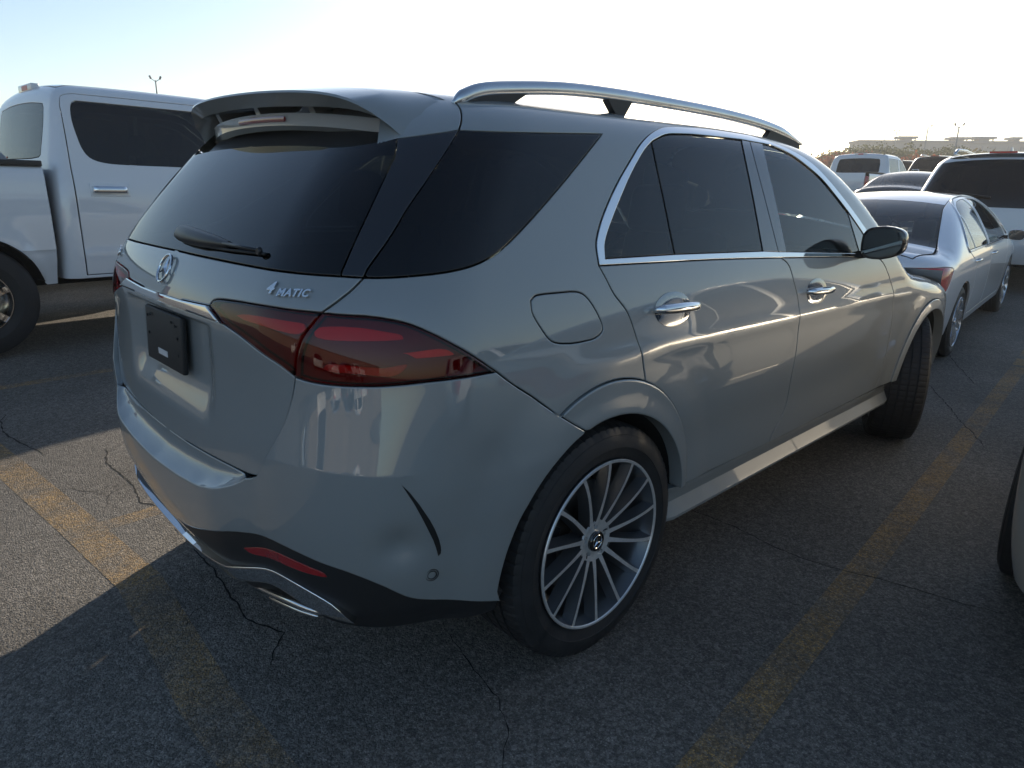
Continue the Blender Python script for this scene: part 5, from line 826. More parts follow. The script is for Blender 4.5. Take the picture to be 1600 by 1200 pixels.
    for _ in range(26):
        mm=(lo+hi)/2; f=B.F(X.ravel(),mm,Z.ravel()); hi=np.where(f>0,mm,hi); lo=np.where(f>0,lo,mm)
    Pn=np.stack([X.ravel(),np.maximum(lo,ye),Z.ravel()],-1); mesh('front_bumper',Pn,[(i*21+j,i*21+j+1,(i+1)*21+j+1,(i+1)*21+j) for i in range(11) for j in range(20)],P,S,smooth=True)
    y0,y1=spec['under']; MB().box((0,(y0+y1)/2,zs+.02),(.72,(y1-y0)/2,.05)).box((0,wb/2,zs+.10),(.80,wb/2-.45,.10)).obj('underbody',DARK,S)
    cx=spec['cabin']; cm=spec.get('cabin_mat',mat('cabin_cloth',(.10,.10,.095),.8))
    MB().box((0,(cx[0]+cx[1])/2,cx[2]),(.70,(cx[1]-cx[0])/2,.03)).box((0,cx[0]+.03,cx[2]+.16),(.62,.03,.17),bev=.02).obj('cabin_floor',cm,S)
    for x in (-.36,.36): seat(S,x,cx[1]-1.05,cx[2]+.02,.24,mm=cm)
    for x in (-.40,0,.40): seat(S,x,cx[0]+(.45 if spec['wagon'] else .80),cx[2]+(.02 if spec['wagon'] else -.14),.19,mm=cm)
    py=float(B.at(np.array([0.]),np.array([.72]))[0,1]); MB().box((0,py-.004,.72),(.155,.006,.078),bev=.004).obj('number_plate',mat('plate_white',(.6,.6,.58),.5),S)
    MB().box((0,cx[1]-.10,cx[2]+.42),(.68,.16,.08),bev=.04).obj('dashboard',mat('dash_grey',(.07,.07,.07),.6),S,sharp=.6)
    if near:
        c=np.array([-.36,cx[1]-.42,cx[2]+.50]); ax=Matrix.Rotation(math.radians(-24),3,'X'); sw=MB().tube([tuple(c+np.array(ax@Vector((.18*math.cos(t),0,.18*math.sin(t))))) for t in np.linspace(0,2*math.pi,29)],.014,8,caps=False); sw.box(tuple(c),(.16,.015,.03),ax); sw.obj('steering_wheel',BLACKSATIN,S,sharp=.6)
    if spec.get('mirror'):
        mx,my,mz=spec['mirror']
        for s in (1,-1):
            sec=[]
            for dy,k in ((0,.86),(.006,.98),(.03,1.),(.08,.9),(.115,.6),(.125,.15)): sec.append([(s*(mx+.085*k*math.copysign(abs(math.cos(t))**.6,math.cos(t))),my+dy,mz+.062*k*math.copysign(abs(math.sin(t))**.6,math.sin(t))) for t in np.linspace(0,2*math.pi,20,endpoint=False)])
            M=MB().loft(sec).obj('mirror_housing',spec.get('mirror_mat',P),S,sharp=.8); MB().add([(p[0],my-.002,p[2]) for p in sec[0]],[tuple(range(20))]).obj('mirror_glass',mat('mirror_silver',(.10,.11,.12),.05,metal=1.),M)
            MB().box((s*(mx-.12),my+.06,mz-.03),(.06,.03,.018)).obj('mirror_arm',BLACKSATIN,M)
    return S
SILVER=carpaint('silver_paint',(.80,.82,.85),flake=.30,dirt=.05); CHAMP=carpaint('champagne_paint',(.70,.66,.57),flake=.35,dirt=.09); WHITE=carpaint('white_paint',(.72,.73,.75),dirt=.05); DKBLUE=carpaint('dark_blue_paint',(.02,.025,.035)); DKGREY=carpaint('dark_grey_paint',(.05,.052,.058),flake=.3)
WHITEG=carpaint('pearl_white_paint',(.62,.62,.62),dirt=.05)
LAMP=mat('tail_lamp_red',(.42,.012,.02),.08,coat=1.,bump=(60,.25,.003))
def sedan_spec(**k):
    z=lambda *p:list(p)
    sp=dict(wagon=False,wb=2.80,arch=.375,R=.33,rim=.232,track=.895,sill=.26,ytop0=-.90,yend=3.36,znose=.78,under=(-.9,3.4),cabin=(.0,2.55,.42),
        xe=[(-.95,.62),(-.6,.72),(-.42,.70),(.3,.565),(.6,.545),(1.5,.55),(1.9,.60),(2.55,.715),(2.9,.74),(3.4,.70)],
        tops=[('boot_lid',-.90,-.42,None),('rear_window',-.42,.42,glass('sedan_rear_glass',(.62,.68,.65),1.5)),('roof',.42,1.62,None),('windscreen',1.62,2.62,CLEARG),('bonnet',2.62,3.36,None)],
        doors=[curve([(.36,.42),(.43,.62),(.36,.84),(.14,.955)],4)[:-1]+curve([(.14,.955),(.10,1.05),(.22,1.19),(.42,1.315),(.66,1.385),(.86,1.405),(1.08,1.41)],4)[:-1]+[(1.08,1.41),(1.17,.97),(1.20,.80),(1.17,.34),(.46,.34),(.36,.42)][:-1],
               [(1.10,1.41)]+curve([(1.10,1.41),(1.4,1.40),(1.66,1.35),(2.0,1.16),(2.22,1.0)],4)[1:]+[(2.26,.95),(2.30,.75),(2.24,.34),(1.18,.34),(1.21,.80),(1.18,.97)]],
        wins=[[[(.17,.975)]+curve([(.165,1.0),(.19,1.09),(.28,1.20),(.36,1.262)],3)+[(.42,.972)],[(.435,.972),(.385,1.275)]+curve([(.385,1.275),(.48,1.325),(.68,1.372),(.88,1.388),(1.03,1.392)],3)[1:]+[(1.10,.962)]],
              [[(1.20,.962),(1.13,1.392)]+curve([(1.13,1.392),(1.4,1.383),(1.62,1.34),(1.95,1.165),(2.12,1.03)],3)[1:]+[(2.14,.958)]]],
        trims=[curve([(.12,.958),(.10,1.03),(.2,1.18),(.42,1.32),(.68,1.393),(1.1,1.415),(1.42,1.405),(1.68,1.35),(2.02,1.155),(2.24,.985)],5),[(.12,.955),(2.2,.945)]],
        handles=[(.46,.855),(1.36,.85)],mirror=(.99,2.05,.985),
        lamps=[([(.50,.90,1),(.62,.905,1),(.80,.905,1),(.925,.885,1),(.95,.865,1),(.90,.80,1),(.83,.70,1),(.72,.74,1),(.55,.775,1),(.48,.80,1)],LAMP)],bumper=None)
    sp.update(k); return sp
def wagon_spec(**k):
    sp=dict(wagon=True,wb=2.85,arch=.41,R=.37,rim=.25,track=.95,sill=.32,ytop0=-.56,vtop=1.80,yend=3.30,znose=.85,under=(-.9,3.3),cabin=(-.2,2.45,.6),
        xe=[(-.6,.60),(0,.60),(1.5,.605),(1.9,.66),(2.5,.80),(2.9,.80),(3.3,.76)],tops=[('roof',-.56,1.60,None),('windscreen',1.60,2.56,CLEARG),('bonnet',2.56,3.30,None)],
        rear_window=[(0,1.16,1),(.35,1.155,1),(.62,1.15,1),(.70,1.17,1),(.73,1.22,1),(.76,1.40,1),(.78,1.55,1),(.80,1.66,1),(.55,1.715,1),(.3,1.73,1),(0,1.735,1)],
        doors=[curve([(.40,.50),(.50,.72),(.44,.95),(.30,1.10)],4)[:-1]+[(.30,1.10),(.36,1.40),(.46,1.58),(.60,1.63),(1.22,1.63),(1.30,1.08),(1.32,.85),(1.28,.42),(.46,.42)],
               [(1.24,1.63),(1.45,1.62),(1.70,1.55),(2.05,1.33),(2.32,1.13),(2.38,.95),(2.34,.42),(1.30,.42),(1.34,.85),(1.32,1.08)]],
        wins=[[[(.42,1.12),(.45,1.40),(.52,1.55),(.60,1.585),(1.18,1.585),(1.25,1.10)]],[[(1.34,1.10),(1.28,1.585),(1.44,1.575),(1.66,1.51),(2.0,1.31),(2.2,1.13)]]],
        bodywins=[[(-.42,1.17),(-.32,1.50),(-.20,1.56),(.40,1.57),(.30,1.40),(.22,1.13)]],trims=[[(-.44,1.15),(.2,1.11),(2.25,1.09)]],handles=[(.62,.98),(1.62,.97)],mirror=(1.04,2.12,1.14),mirror_mat=BLACKGLOSS,
        lamps=[([(.55,1.06,1),(.80,1.07,1),(.95,1.05,1),(1.03,1.02,1),(.98,.93,1),(.80,.90,1),(.60,.93,1)],LAMP)])
    sp.update(k); return sp

# silver saloon ahead on the right
s1=empty('sedan','silver saloon with chrome window trim and door handles, parked ahead of the grey SUV','sedan'); make_car(SEDAN,s1,SILVER,sedan_spec(h=.045)); place(s1,-.435,5.70,math.radians(4.6),math.radians(1.9))
MB().lathe([(0,.0001),(.02,.022),(.0,.03)],(.42,-.47,1.09),axis='z',n=16,closed=False).obj('lid_knob',BLACKSATIN,s1)
# champagne saloon: only its rear corner in view
s2=empty('sedan','champagne coloured car of which only the rear corner and tyre show, nearest on the right','sedan'); make_car(SEDAN,s2,CHAMP,sedan_spec(h=.035,lamps=[([(.36,.90,1),(.62,.905,1),(.73,.90,1),(.72,.80,1),(.60,.76,1),(.36,.79,1)],LAMP)],track=.935)); place(s2,2.665,1.70,math.radians(3.2))
# white SUV beyond the saloon
s3=empty('suv','white SUV with a dark full-width rear window and roof fin, beyond the silver saloon','suv'); make_car(WAGON,s3,WHITEG,wagon_spec(h=.06,rear_window=[(0,1.02,1),(.35,1.015,1),(.62,1.03,1),(.72,1.12,1),(.76,1.22,1),(.79,1.40,1),(.81,1.55,1),(.83,1.66,1),(.55,1.73,1),(.3,1.745,1),(0,1.75,1)],lamps=[([(.80,1.06,1),(.95,1.05,1),(1.03,1.02,1),(.98,.93,1),(.80,.90,1),(.78,.93,1)],LAMP)])); place(s3,-.50,11.0,math.radians(5)); s3.scale=(1.08,1.08,1.08)
MB().loft([[(-.02,.0,1.72),(.02,.0,1.72),(.02,.14,1.72),(-.02,.14,1.72)],[(-.006,.0,1.80),(.006,.0,1.80),(.006,.03,1.80),(-.006,.03,1.80)]]).obj('roof_fin',WHITEG,s3)
MB().tube([(0,-.975,1.14),(-.25,-.965,1.17),(-.50,-.94,1.20)],.012).obj('rear_wiper',BLACKSATIN,s3)
MB().box((0,-.655,1.70),(.15,.014,.012)).obj('brake_light',LAMP,s3)
for s in (1,-1): MB().tube([(s*.60,-.30,1.70),(s*.60,-.15,1.765),(s*.605,.5,1.785),(s*.605,1.2,1.765),(s*.60,1.45,1.70)],.017).obj('roof_rail',ALU,s3,smooth=True)
# ------------------------------------------------------------------ pickups
def build_pickup(name,label,P,detail=True,glassm=None,h=.05):
    B=TRUCK; S=empty(name,label,'pickup truck'); wb=3.70; R=.43; ar=.50; zs=.55
    # cab
    te=lerp([(.8,.66),(2.4,.66),(3.3,.78),(3.6,.84),(5.15,.80)])
    top=B.xy([(float(te(y)),y) for y in np.linspace(.96,5.15,40)],step=.12)
    rw=[(0,1.50,1),(.45,1.50,1),(.63,1.51,1),(.665,1.53,1),(.655,1.75,1),(.63,1.97,1),(.60,2.02,1),(.3,2.04,1),(0,2.045,1)]
    side=[(0,2.22,1),(.3,2.218,1),(.5,2.205,1)]+top+B.yz([(5.15,1.15),(5.15,.50),(wb+ar,.50)])+B.yz(arcpts(wb,R,ar,8,172))+B.yz([(wb-ar,zs),(.90,zs)])
    e=B.yz([(.90,zs)])[0]; side+=[(e[0]*k,zs,1) for k in np.linspace(.95,0,10)]
    rd=[(.90,.58),(.90,1.0),(.905,1.42),(.925,1.90)]+curve([(.925,1.90),(.95,1.975),(1.03,2.0)],3)[1:]+[(2.1,2.0),(2.13,1.45),(2.15,1.0),(2.13,.58)]
    fd=[(2.12,2.0),(2.45,1.99),(2.62,1.95),(3.15,1.60),(3.32,1.42),(3.36,1.0),(3.28,.58),(2.15,.58),(2.17,1.0),(2.15,1.45)]
    w1=curve([(1.04,1.945),(1.0,1.91),(.985,1.80),(1.0,1.66),(1.025,1.56),(1.08,1.50),(1.20,1.472),(1.40,1.466)],3)+[(2.04,1.462),(2.03,1.94)]
    w2=[(2.22,1.46),(2.2,1.94),(2.42,1.93),(2.58,1.88),(3.05,1.56),(3.10,1.46)]
    hh=dict(h=h,gap=.004,bevel=.005)
    CB=panel('cab',B,side,P,S,sides='both',holes=[B.yz(rd),B.yz(fd),rw],**hh)
    panel('rear_window',B,rw,glass('truck_rear_glass',(.03,.04,.045),1.52),S,sides='both',gap=.001,bevel=.003,flange=.006,h=h)
    for s in (1,-1):
        for d,w,hy in ((rd,w1,1.06),(fd,w2,2.10)):
            D=panel('door',B,B.yz(d),P,S,sides=(s,),holes=[B.yz(w)],disp=lambda Q,u,v:-.008*sstep(.74,.80,Q[:,2])*(1-sstep(.80,1.1,Q[:,2])),**hh)
            panel('window',B,B.yz(w),glassm or PRIVACY,D,sides=(s,),gap=.001,bevel=.002,flange=.006,proud=-.006,h=h)
            q=B.yz([(hy+.10,1.26)])[0]; PP,N,tu,tv=[a*np.array([s,1,1]) for a in surf_frame(B,q[0],q[1],1)]
            MB().box((0,0,0),(.15,.052,.004),bev=.003).obj('handle_plate',P,D,sharp=.5).matrix_local=Matrix(((tu[0],tv[0],N[0],PP[0]),(tu[1],tv[1],N[1],PP[1]),(tu[2],tv[2],N[2],PP[2]),(0,0,0,1)))
            MB().loft([[tuple(PP+tu*.135*t+tv*.028*math.sin(a)+N*(.030+.014*math.cos(a)-(.025 if abs(t)>.98 else 0))) for a in np.linspace(0,2*math.pi,12,endpoint=False)] for t in np.linspace(-1,1,13)]).obj('handle',CHROME,D,smooth=True)
        mm=MB().box((s*1.18,3.12,1.52),(.11,.05,.15),bev=.03).obj('mirror_housing',P,S,sharp=.6); MB().box((s*1.18,3.066,1.52),(.09,.002,.13)).obj('mirror_glass',mat('mirror_silver'),mm); MB().box((s*1.03,3.14,1.46),(.07,.02,.02)).obj('mirror_arm',BLACKSATIN,mm)
    topgrid('roof',B,lambda y:te(y)-.004,.97,2.50,P,S,nx=12,ny=24); topgrid('windscreen',B,lambda y:te(y)-.004,2.51,3.52,CLEARG,S,nx=10,ny=12); topgrid('bonnet',B,lambda y:te(y)-.004,3.53,5.15,P,S,nx=10,ny=14)
    X,Z=np.meshgrid(np.linspace(-.95,.95,15),np.linspace(.5,1.18,8)); mesh('front_bumper',np.stack([X.ravel(),5.15+.12*(1-(X.ravel()/1.0)**4)*1.,Z.ravel()],-1),[(i*15+j,i*15+j+1,(i+1)*15+j+1,(i+1)*15+j) for i in range(7) for j in range(14)],P,S,smooth=True)
    bl=MB().box((0,.955,2.088),(.19,.03,.030),bev=.008).obj('brake_light',mat('cargo_lamp',(.75,.72,.72),.2,coat=1.),S,sharp=.5); MB().box((0,.935,2.088),(.08,.012,.020),bev=.004).obj('brake_lens',mat('brake_lens_pink',(.60,.10,.10),.3),bl)
    # bed
    for s in (1,-1):
        pr=[(.90,.52),(.93,.60),(.985,.72),(1.0,.79),(1.008,.80),(1.012,1.05),(1.0,1.25),(.992,1.36),(.975,1.415),(.945,1.432),(.90,1.432)]
        ys=np.concatenate([np.linspace(-1.25,-.45,8),np.linspace(-.42,.66,84),[.70],[.712]]); V=[];F=[]; pz=[.52,.56,.60,.66,.72,.76,.785,.80,.815,.9,1.0,1.1,1.2,1.3,1.36,1.40,1.42,1.432]; n=len(pz)+1
        for y in ys:
            yw=y-.12; zb=R+math.sqrt(ar*ar-yw*yw) if abs(yw)<math.sqrt(ar*ar-.09**2) else .52
            for z in pz+[1.4325]:
                z=max(z,zb+ (z-.52)*.01) if z<zb else z; x=float(np.interp(z,[q[1] for q in pr[:-2]]+[1.4321],[q[0] for q in pr[:-2]]+[.945])) if z<1.4322 else .90
                x-= .03 if y>.705 else 0; bulge=.020*math.exp(-((math.hypot(yw,z-R)-ar-.015)/.05)**2) if z<1.25 else 0
                V.append((s*(x+bulge),y,z))
        for i in range(len(ys)-1):
            for j in range(n-1): F.append((i*n+j,i*n+j+1,(i+1)*n+j+1,(i+1)*n+j))
        MB().add(V,F).obj('bed_side',P,S,sharp=.5); arch_liner(S,s*.60,s*.97,.12,R,ar-.004,a0=14); arch_liner(S,s*.60,s*.95,wb,R,ar-.004,a0=14)
        MB().box((s*.925,-.27,1.452),(.055,.975,.022),bev=.008).obj('bed_rail_cap',BLACKPL,S,sharp=.5)
        make_wheel(S,(s*.985,.12,R),s,R,.27,.245,6,kind='std',badge=False,detail=False,cap_m=CHROME,rim_d=ALU,face_m=CHROME); make_wheel(S,(s*.985,wb,R),s,R,.27,.245,6,kind='std',badge=False,detail=False,rim_d=ALU,face_m=CHROME)
        MB().box((s*.95,-1.30,1.12),(.05,.035,.22),bev=.015).obj('tail_lamp',LAMP,S,sharp=.5)
    MB().box((0,-.28,.86),(.84,.97,.03)).box((0,.69,1.15),(.84,.02,.28)).box((.87,-.28,1.15),(.02,.97,.28)).box((-.87,-.28,1.15),(.02,.97,.28)).obj('bed_liner',BLACKPL,S)
    MB().box((0,-1.27,1.12),(.88,.03,.31),bev=.012).obj('tailgate',P,S,sharp=.5); MB().box((0,-1.38,.66),(.95,.07,.09),bev=.03).obj('rear_bumper',CHROME,S,sharp=.5)
    MB().box((0,1.9,.56),(.55,3.1,.09)).box((0,2.1,.66),(.85,1.15,.12)).obj('underbody',DARK,S); MB().box((0,2.0,.80),(.85,1.2,.03)).obj('cabin_floor',DARK,S)
    for x in (-.42,.42): seat(S,x,2.25,.85,.27)
    for x in (-.45,0,.45): seat(S,x,1.25,.85,.21)
    MB().box((0,3.15,1.26),(.80,.2,.12),bev=.05).obj('dashboard',mat('dash_grey'),S,sharp=.6)
    for s in (1,-1): MB().box((s*.93,2.1,.50),(.07,.95,.025),bev=.015).obj('running_board',BLACKPL,S,sharp=.5)
    return S
p1=build_pickup('pickup_truck','large white crew-cab pickup truck with a chrome door handle, left of the grey SUV',WHITE); place(p1,-5.31,-1.14,math.radians(4.6))

# ------------------------------------------------------------------ copies for the far rows
def dup(root,x,y,rz,label,cat,scale=1.,swap={},name=None,group=None,pitch=0.):
    r=root.copy(); COL.objects.link(r); place(r,x,y,rz,pitch); r.scale=(scale,)*3; r['label']=label; r['category']=cat
    if name: r.name=name
    if group: r['group']=group
    cache={}
    def rec(o,par):
        for ch in list(o.children):
            c=ch.copy(); COL.objects.link(c); c.parent=par
            if c.type=='MESH' and c.data.materials and c.data.materials[0] in swap:
                k=c.data.name
                if k not in cache: m=c.data.copy(); m.materials[0]=swap[c.data.materials[0]]; cache[k]=m
                c.data=cache[k]
            rec(ch,c)
    rec(root,r); return r
dup(p1,-6.05,19.4,math.radians(4),'white pickup truck with a tall red tail lamp, beyond the silver saloon roof','pickup truck',.88)
dup(s3,-2.55,21.5,math.radians(4),'very dark SUV beside the roof of the white SUV','suv',1.,{WHITEG:DKBLUE})
dup(s1,-4.05,17.6,math.radians(4),'dark grey saloon just right of the white pickup mirror','sedan',1.,{SILVER:DKGREY})
dup(s3,-7.3,31.5,math.radians(4),'distant grey wagon whose roof shows above the dark grey saloon','wagon',1.,{WHITEG:DKGREY})
dup(s3,-10.6,37.5,math.radians(4),'farthest dark car behind the white pickup mirror','suv',1.,{WHITEG:DKBLUE})
dup(s3,-8.3,-.4,math.radians(5),'white SUV added beyond the white crew-cab pickup, shading the ground under it','suv'); dup(s1,-6.0,7.2,math.radians(5),'dark saloon added ahead of the white crew-cab pickup, hidden behind the grey SUV','sedan',1.,{SILVER:DKBLUE}); dup(p1,-9.0,7.0,math.radians(5),'white pickup added in the row ahead, hidden behind the grey SUV','pickup truck'); dup(s3,-3.2,8.2,math.radians(5),'grey SUV in the row ahead, seen only through the windows of the grey SUV','suv',1.,{WHITEG:DKGREY})  # unseen vehicles added beyond and ahead of the pickup to shade the ground under it
# vehicles across the lane behind the camera, added for the grey SUV paint to mirror
dup(p1,-3.0,-15.5,math.radians(180),'white pickup across the lane, seen only mirrored in the grey bumper','pickup truck'); dup(s3,1.6,-15.0,math.radians(182),'white SUV across the lane, seen only mirrored in the grey bumper','suv')
dup(s1,5.0,-15.0,math.radians(178),'silver saloon across the lane, added to be mirrored in the grey bumper','sedan'); dup(s3,8.2,-15.2,math.radians(180),'dark SUV across the lane, added to be mirrored in the grey paint','suv',1.,{WHITEG:DKGREY}); dup(p1,12,-15.5,math.radians(180),'white pickup farther along the lane, seen only mirrored in the grey paint','pickup truck')
dup(s1,5.6,1.6,math.radians(5),'silver saloon two stalls to the right, added to be mirrored in the grey doors','sedan'); dup(s3,8.5,2.0,math.radians(5),'white SUV three stalls to the right, added to be mirrored in the grey doors','suv')  # out of view, added for the doors to mirror
BH=empty('warehouse','brown warehouse added behind the camera to be mirrored in paint and glass','warehouse',(0,-75,0)); MB().box((10,-10,4.2),(90,10,4.4)).obj('wall',mat('brown_wall',(.22,.19,.16),.85,var=(.1,.2)),BH); MB().box((10,-10,8.7),(90.3,10.3,.2)).obj('parapet',mat('dark_trim',(.08,.08,.08),.7),BH)  # unseen building, added only to fill the reflections
# ------------------------------------------------------------------ far background
def ring_pt(px,dist):
    """ground spot seen under a column of the photograph, a distance away"""
    az=math.radians(-46.2)+math.atan((px-800)/1072); return 2.153+dist*math.sin(az),-1.554+dist*math.cos(az),az
def height_at(px,py,dist):
    """world height that a column's pixel row reaches at a ground distance"""
    v=d_+(px-800)/1072*r_-(py-600)/1072*u_; return 1.452+v[2]/math.hypot(v[0],v[1])*dist
POLE=mat('galvanised_pole',(.28,.29,.30),.5,metal=.4)
def light_pole(x,y,h,heads,label,rz=0.):
    S=empty('light_pole',label,'light pole',(x,y,float(hgt(x,y))),rz,group='light poles over the lot'); b=MB().lathe([(0,.10),(h*.5,.08),(h,.05)],(0,0,0),axis='z',n=12,closed=False); b.obj('pole',POLE,S,smooth=True)
    for k in range(heads):
        s=(-1)**k; MB().tube([(0,0,h-.1),(s*.16,0,h+.02),(s*.30,0,h+.10)],.025,8).obj('arm',POLE,S,smooth=True)
        MB().box((s*.34,0,h+.20),(.07,.09,.12),Matrix.Rotation(s*.4,3,'Y'),bev=.03).obj('lamp_head',mat('lamp_head_grey',(.12,.12,.13),.4),S,sharp=.5)
for px,dist,h,hd,lb in ((276,62,128,2,'twin-head light pole standing alone behind the white crew-cab pickup'),(1447,78,199,2,'tallest twin-head light pole in front of the long building'),(1402,95,200,1,'slim single-head light pole between two twin-head poles'),(1357,120,207,2,'smaller twin-head light pole seen over the hedge trees')):
    x,y,az=ring_pt(px,dist); light_pole(x,y,height_at(px,h,dist)-float(hgt(x,y)),hd,lb,-az)
x,y,az=ring_pt(1341,150); m_=MB().lathe([(0,.12),(height_at(1341,203,150)-1.2,.05)],(0,0,0),axis='z',n=8,closed=False).obj('mast',POLE); m_.location=(x,y,float(hgt(x,y))); tag(m_,'thin bare mast rising beside the rooftop unit','mast')
# long low warehouse
WALL=mat('precast_wall',(.26,.26,.25),.85,var=(.15,.08),bump=(3,.2,.02)); WALLD=mat('dark_wall',(.19,.20,.21),.8,var=(.2,.08)); ROOFM=mat('roof_metal',(.25,.25,.26),.6)  # WALLD is a darker grey for joints, parapet and annexe
sl_=lambda px,py: height_at(px,py,1)-1.452; a0=ring_pt(1304,165); a1=ring_pt(1562,165*sl_(1304,219)/sl_(1562,222)); BD=empty('warehouse','long low pale warehouse with rooftop units behind the trees','warehouse',(a0[0],a0[1],0),math.atan2(a1[1]-a0[1],a1[0]-a0[0])); Lw=math.hypot(a1[0]-a0[0],a1[1]-a0[1]); BD.scale=(1,1,height_at(1304,219,165)/13.17)
MB().box((Lw/2,3,5.9),(Lw/2,3,6.9)).obj('wall',WALL,BD)
pj=MB(); 
for k in range(1,14): pj.box((Lw*k/14,-.06,5.5),(.12,.08,6.6))
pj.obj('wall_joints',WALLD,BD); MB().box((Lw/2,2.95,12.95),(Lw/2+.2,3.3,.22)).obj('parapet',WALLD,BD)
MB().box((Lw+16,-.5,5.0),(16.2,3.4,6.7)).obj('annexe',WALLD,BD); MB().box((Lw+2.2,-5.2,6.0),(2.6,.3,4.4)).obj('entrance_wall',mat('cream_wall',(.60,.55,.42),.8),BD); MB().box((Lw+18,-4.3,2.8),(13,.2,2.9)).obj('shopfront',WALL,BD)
for fx,w,hh_ in ((.12,2.3,.9),(.42,2.3,.8),(.56,2.7,.95),(.74,1.2,.9)):
    if w<1: continue
    u_b=MB().box((Lw*fx+6,3,13.2+hh_*.8),(w*.8,1.6,.22)).box((Lw*fx+6,3,13.2+hh_*.45),(w*.35,1.2,hh_*.45))
    for q in (-.9,-.3,.3,.9): u_b.box((Lw*fx+6+w*q*.8,2.5,13.1+hh_/2-.2),(.10,.10,hh_/2))
    u_b.obj('rooftop_unit',ROOFM,BD)
# trees and shrubs
def leafmat(name,c1,c2):
    m=mat(name,c1,.75); n=m.node_tree.nodes; l=m.node_tree.links; p=n['Principled BSDF']; oi=n.new('ShaderNodeNewGeometry'); r=n.new('ShaderNodeMix'); r.data_type='RGBA'; r.inputs[6].default_value=(*c1,1); r.inputs[7].default_value=(*c2,1)
    l.new(oi.outputs['Random Per Island'],r.inputs[0]); l.new(r.outputs[2],p.inputs['Base Color']); p.inputs['Transmission Weight'].default_value=0; 
    t=n.new('ShaderNodeBsdfTranslucent'); l.new(r.outputs[2],t.inputs[0]); x=n.new('ShaderNodeMixShader'); x.inputs[0].default_value=.4; l.new(p.outputs[0],x.inputs[1]); l.new(t.outputs[0],x.inputs[2]); l.new(x.outputs[0],n['Material Output'].inputs[0]); return m
LG=leafmat('olive_leaves',(.045,.060,.022),(.11,.115,.045)); LR=leafmat('red_leaves',(.16,.045,.025),(.26,.09,.04)); LO=leafmat('dry_leaves',(.10,.09,.04),(.16,.12,.05)); BARK=mat('bark',(.08,.06,.045),.9)
def tree(name,label,cat,px,dist,top,Rr,m,seed,nl=2600,trunk=.25,group=None,ls=.16):
    rnd=np.random.RandomState(seed); x,y,az=ring_pt(px,dist); H=(height_at(px,top,dist)-float(hgt(x,y)))/1.12; S=empty(name,label,cat,(x,y,float(hgt(x,y))),0,group)
    b=MB(); t=MB().tube([(0,0,0),(.05,.03,H*.3),(rnd.uniform(-.2,.2),0,H*.6)],[trunk*.5,trunk*.4,trunk*.15],8)
    for k in range(7):
        a=rnd.uniform(0,6.28); t.tube([(0,0,H*rnd.uniform(.2,.45)),(Rr*.35*math.cos(a),Rr*.35*math.sin(a),H*.6),(Rr*.7*math.cos(a),Rr*.7*math.sin(a),H*rnd.uniform(.7,.88))],[trunk*.28,trunk*.18,trunk*.05],6)
    t.obj('trunk' if cat=='tree' else 'stem',BARK,S,smooth=True)
    nb=16; C0=np.stack([rnd.normal(0,Rr*.42,nb),rnd.normal(0,Rr*.42,nb),H*(.58+.26*rnd.rand(nb))],-1); C0[:,2]-=.25*H*(np.hypot(C0[:,0],C0[:,1])/Rr)**2*.6; rad=Rr*rnd.uniform(.25,.5,nb)
    i=rnd.randint(0,nb,nl); d=rnd.normal(size=(nl,3)); d/=np.linalg.norm(d,axis=1,keepdims=True); p=C0[i]+d*(rad[i]*rnd.uniform(.35,1.08,nl)**.6)[:,None]*[1,1,.8]; p[:,2]=np.maximum(p[:,2],H*.10)
    q=rnd.normal(size=(nl,3)); q/=np.linalg.norm(q,axis=1,keepdims=True); w=np.cross(q,rnd.normal(size=(nl,3))); w/=np.linalg.norm(w,axis=1,keepdims=True); s=(ls*rnd.uniform(.5,1.3,nl))[:,None]
    V=np.stack([p-q*s,p+w*s*.6,p+q*s,p-w*s*.6],1).reshape(-1,3); me=mesh('crown',V,[(4*k,4*k+1,4*k+2,4*k+3) for k in range(nl)],m,S); return S
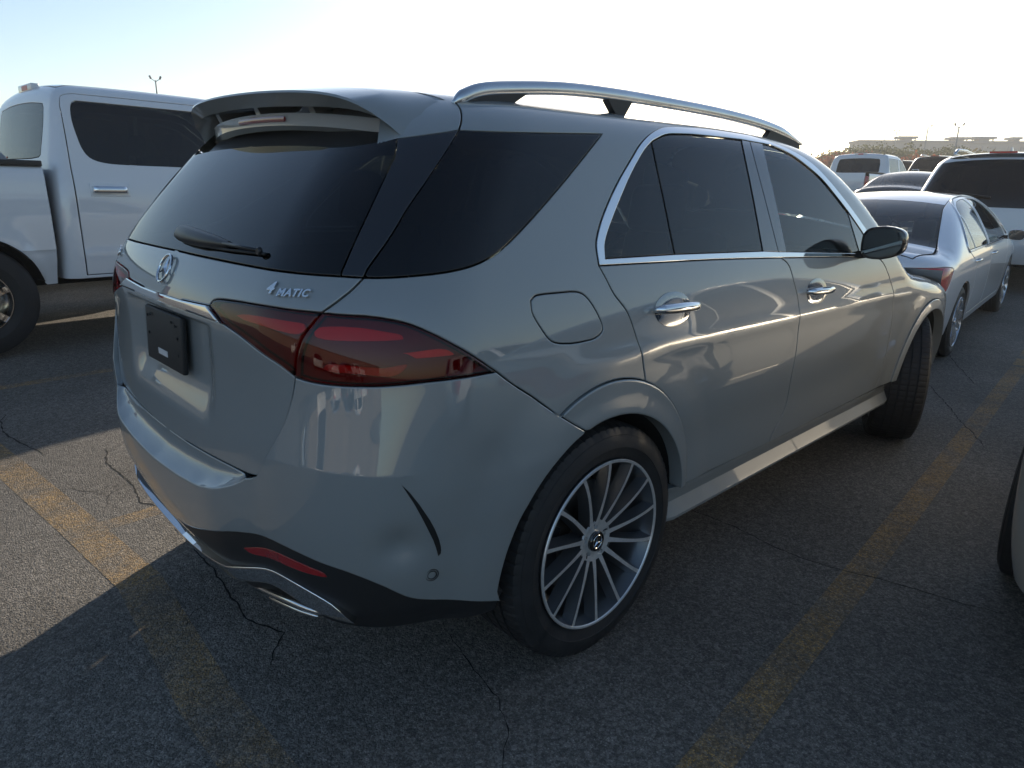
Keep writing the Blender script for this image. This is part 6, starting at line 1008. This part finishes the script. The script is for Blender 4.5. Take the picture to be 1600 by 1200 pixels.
KT=[(1264,88,229,3.0,LO,'tree'),(1282,96,222,3.1,LG,'tree'),(1302,92,217,3.3,LG,'tree'),(1322,95,214,3.4,LG,'tree'),(1344,92,218,3.3,LG,'tree'),(1366,96,217,3.4,LG,'tree'),(1388,92,216,3.3,LG,'tree'),(1410,95,215,3.4,LG,'tree'),(1432,92,219,3.3,LG,'tree'),(1454,96,222,3.3,LG,'tree'),(1476,93,227,3.1,LO,'tree')]
TL=['low dry tree at the left end of the hedge row','olive tree second from the left end of the hedge row','olive tree under the left edge of the warehouse','round olive tree below the rooftop unit farthest left','dense olive tree under the thin mast','olive tree beneath the slim single-head pole','tall olive tree left of the tallest light pole','olive tree right behind the red shrub near the tall pole','olive tree just right of the tallest light pole','sparser olive tree, second from the right end of the row','low dry tree at the right end of the row, against the plain wall']
for k,(px,ds,H,Rr,m,c) in enumerate(KT): tree('hedge_tree',TL[k],c,px,ds,H,Rr,m,k+3,2600,group='trees before the warehouse')
KS=[(1283,72,233,2.3),(1300,74,228,2.5),(1320,74,234,2.3),(1385,70,238,2.4),(1403,72,243,2.0),(1432,72,236,2.4),(1452,70,241,2.1),(1500,74,252,2.0),(1525,76,253,2.0),(1556,76,253,1.8)]
SLb=['red leaved shrub farthest left, low before the trees','tallest red leaved shrub, above the white extended-cab pickup','red shrub just right of the tallest red one','red shrub above the pickup mirror','small red shrub left of the tallest light pole','red shrub at the foot of the tallest light pole','small red shrub right of the tallest light pole','low reddish shrub over the roof of the dark SUV','low reddish shrub before the plain warehouse wall','low reddish shrub below the cream entrance wall']
for k,(px,ds,H,Rr) in enumerate(KS): tree('red_shrub',SLb[k],'shrub',px,ds,H,Rr,LR if k<7 else LO,k+40,1500,trunk=.08,group='red shrubs before the trees',ls=.13)

hz=mesh('haze',*(lambda b:(b.V,b.F))(MB().box((0,105,9),(230,245,11.5))),None); hm=bpy.data.materials.new('haze_air'); hm.use_nodes=True; hn=hm.node_tree.nodes; hn.remove(hn['Principled BSDF']); pv=hn.new('ShaderNodeVolumePrincipled'); pv.inputs['Density'].default_value=.0013; pv.inputs['Color'].default_value=(.86,.88,.90,1); pv.inputs['Anisotropy'].default_value=.35; hm.node_tree.links.new(pv.outputs[0],hn['Material Output'].inputs['Volume']); hz.data.materials.append(hm); tag(hz,kind='stuff')
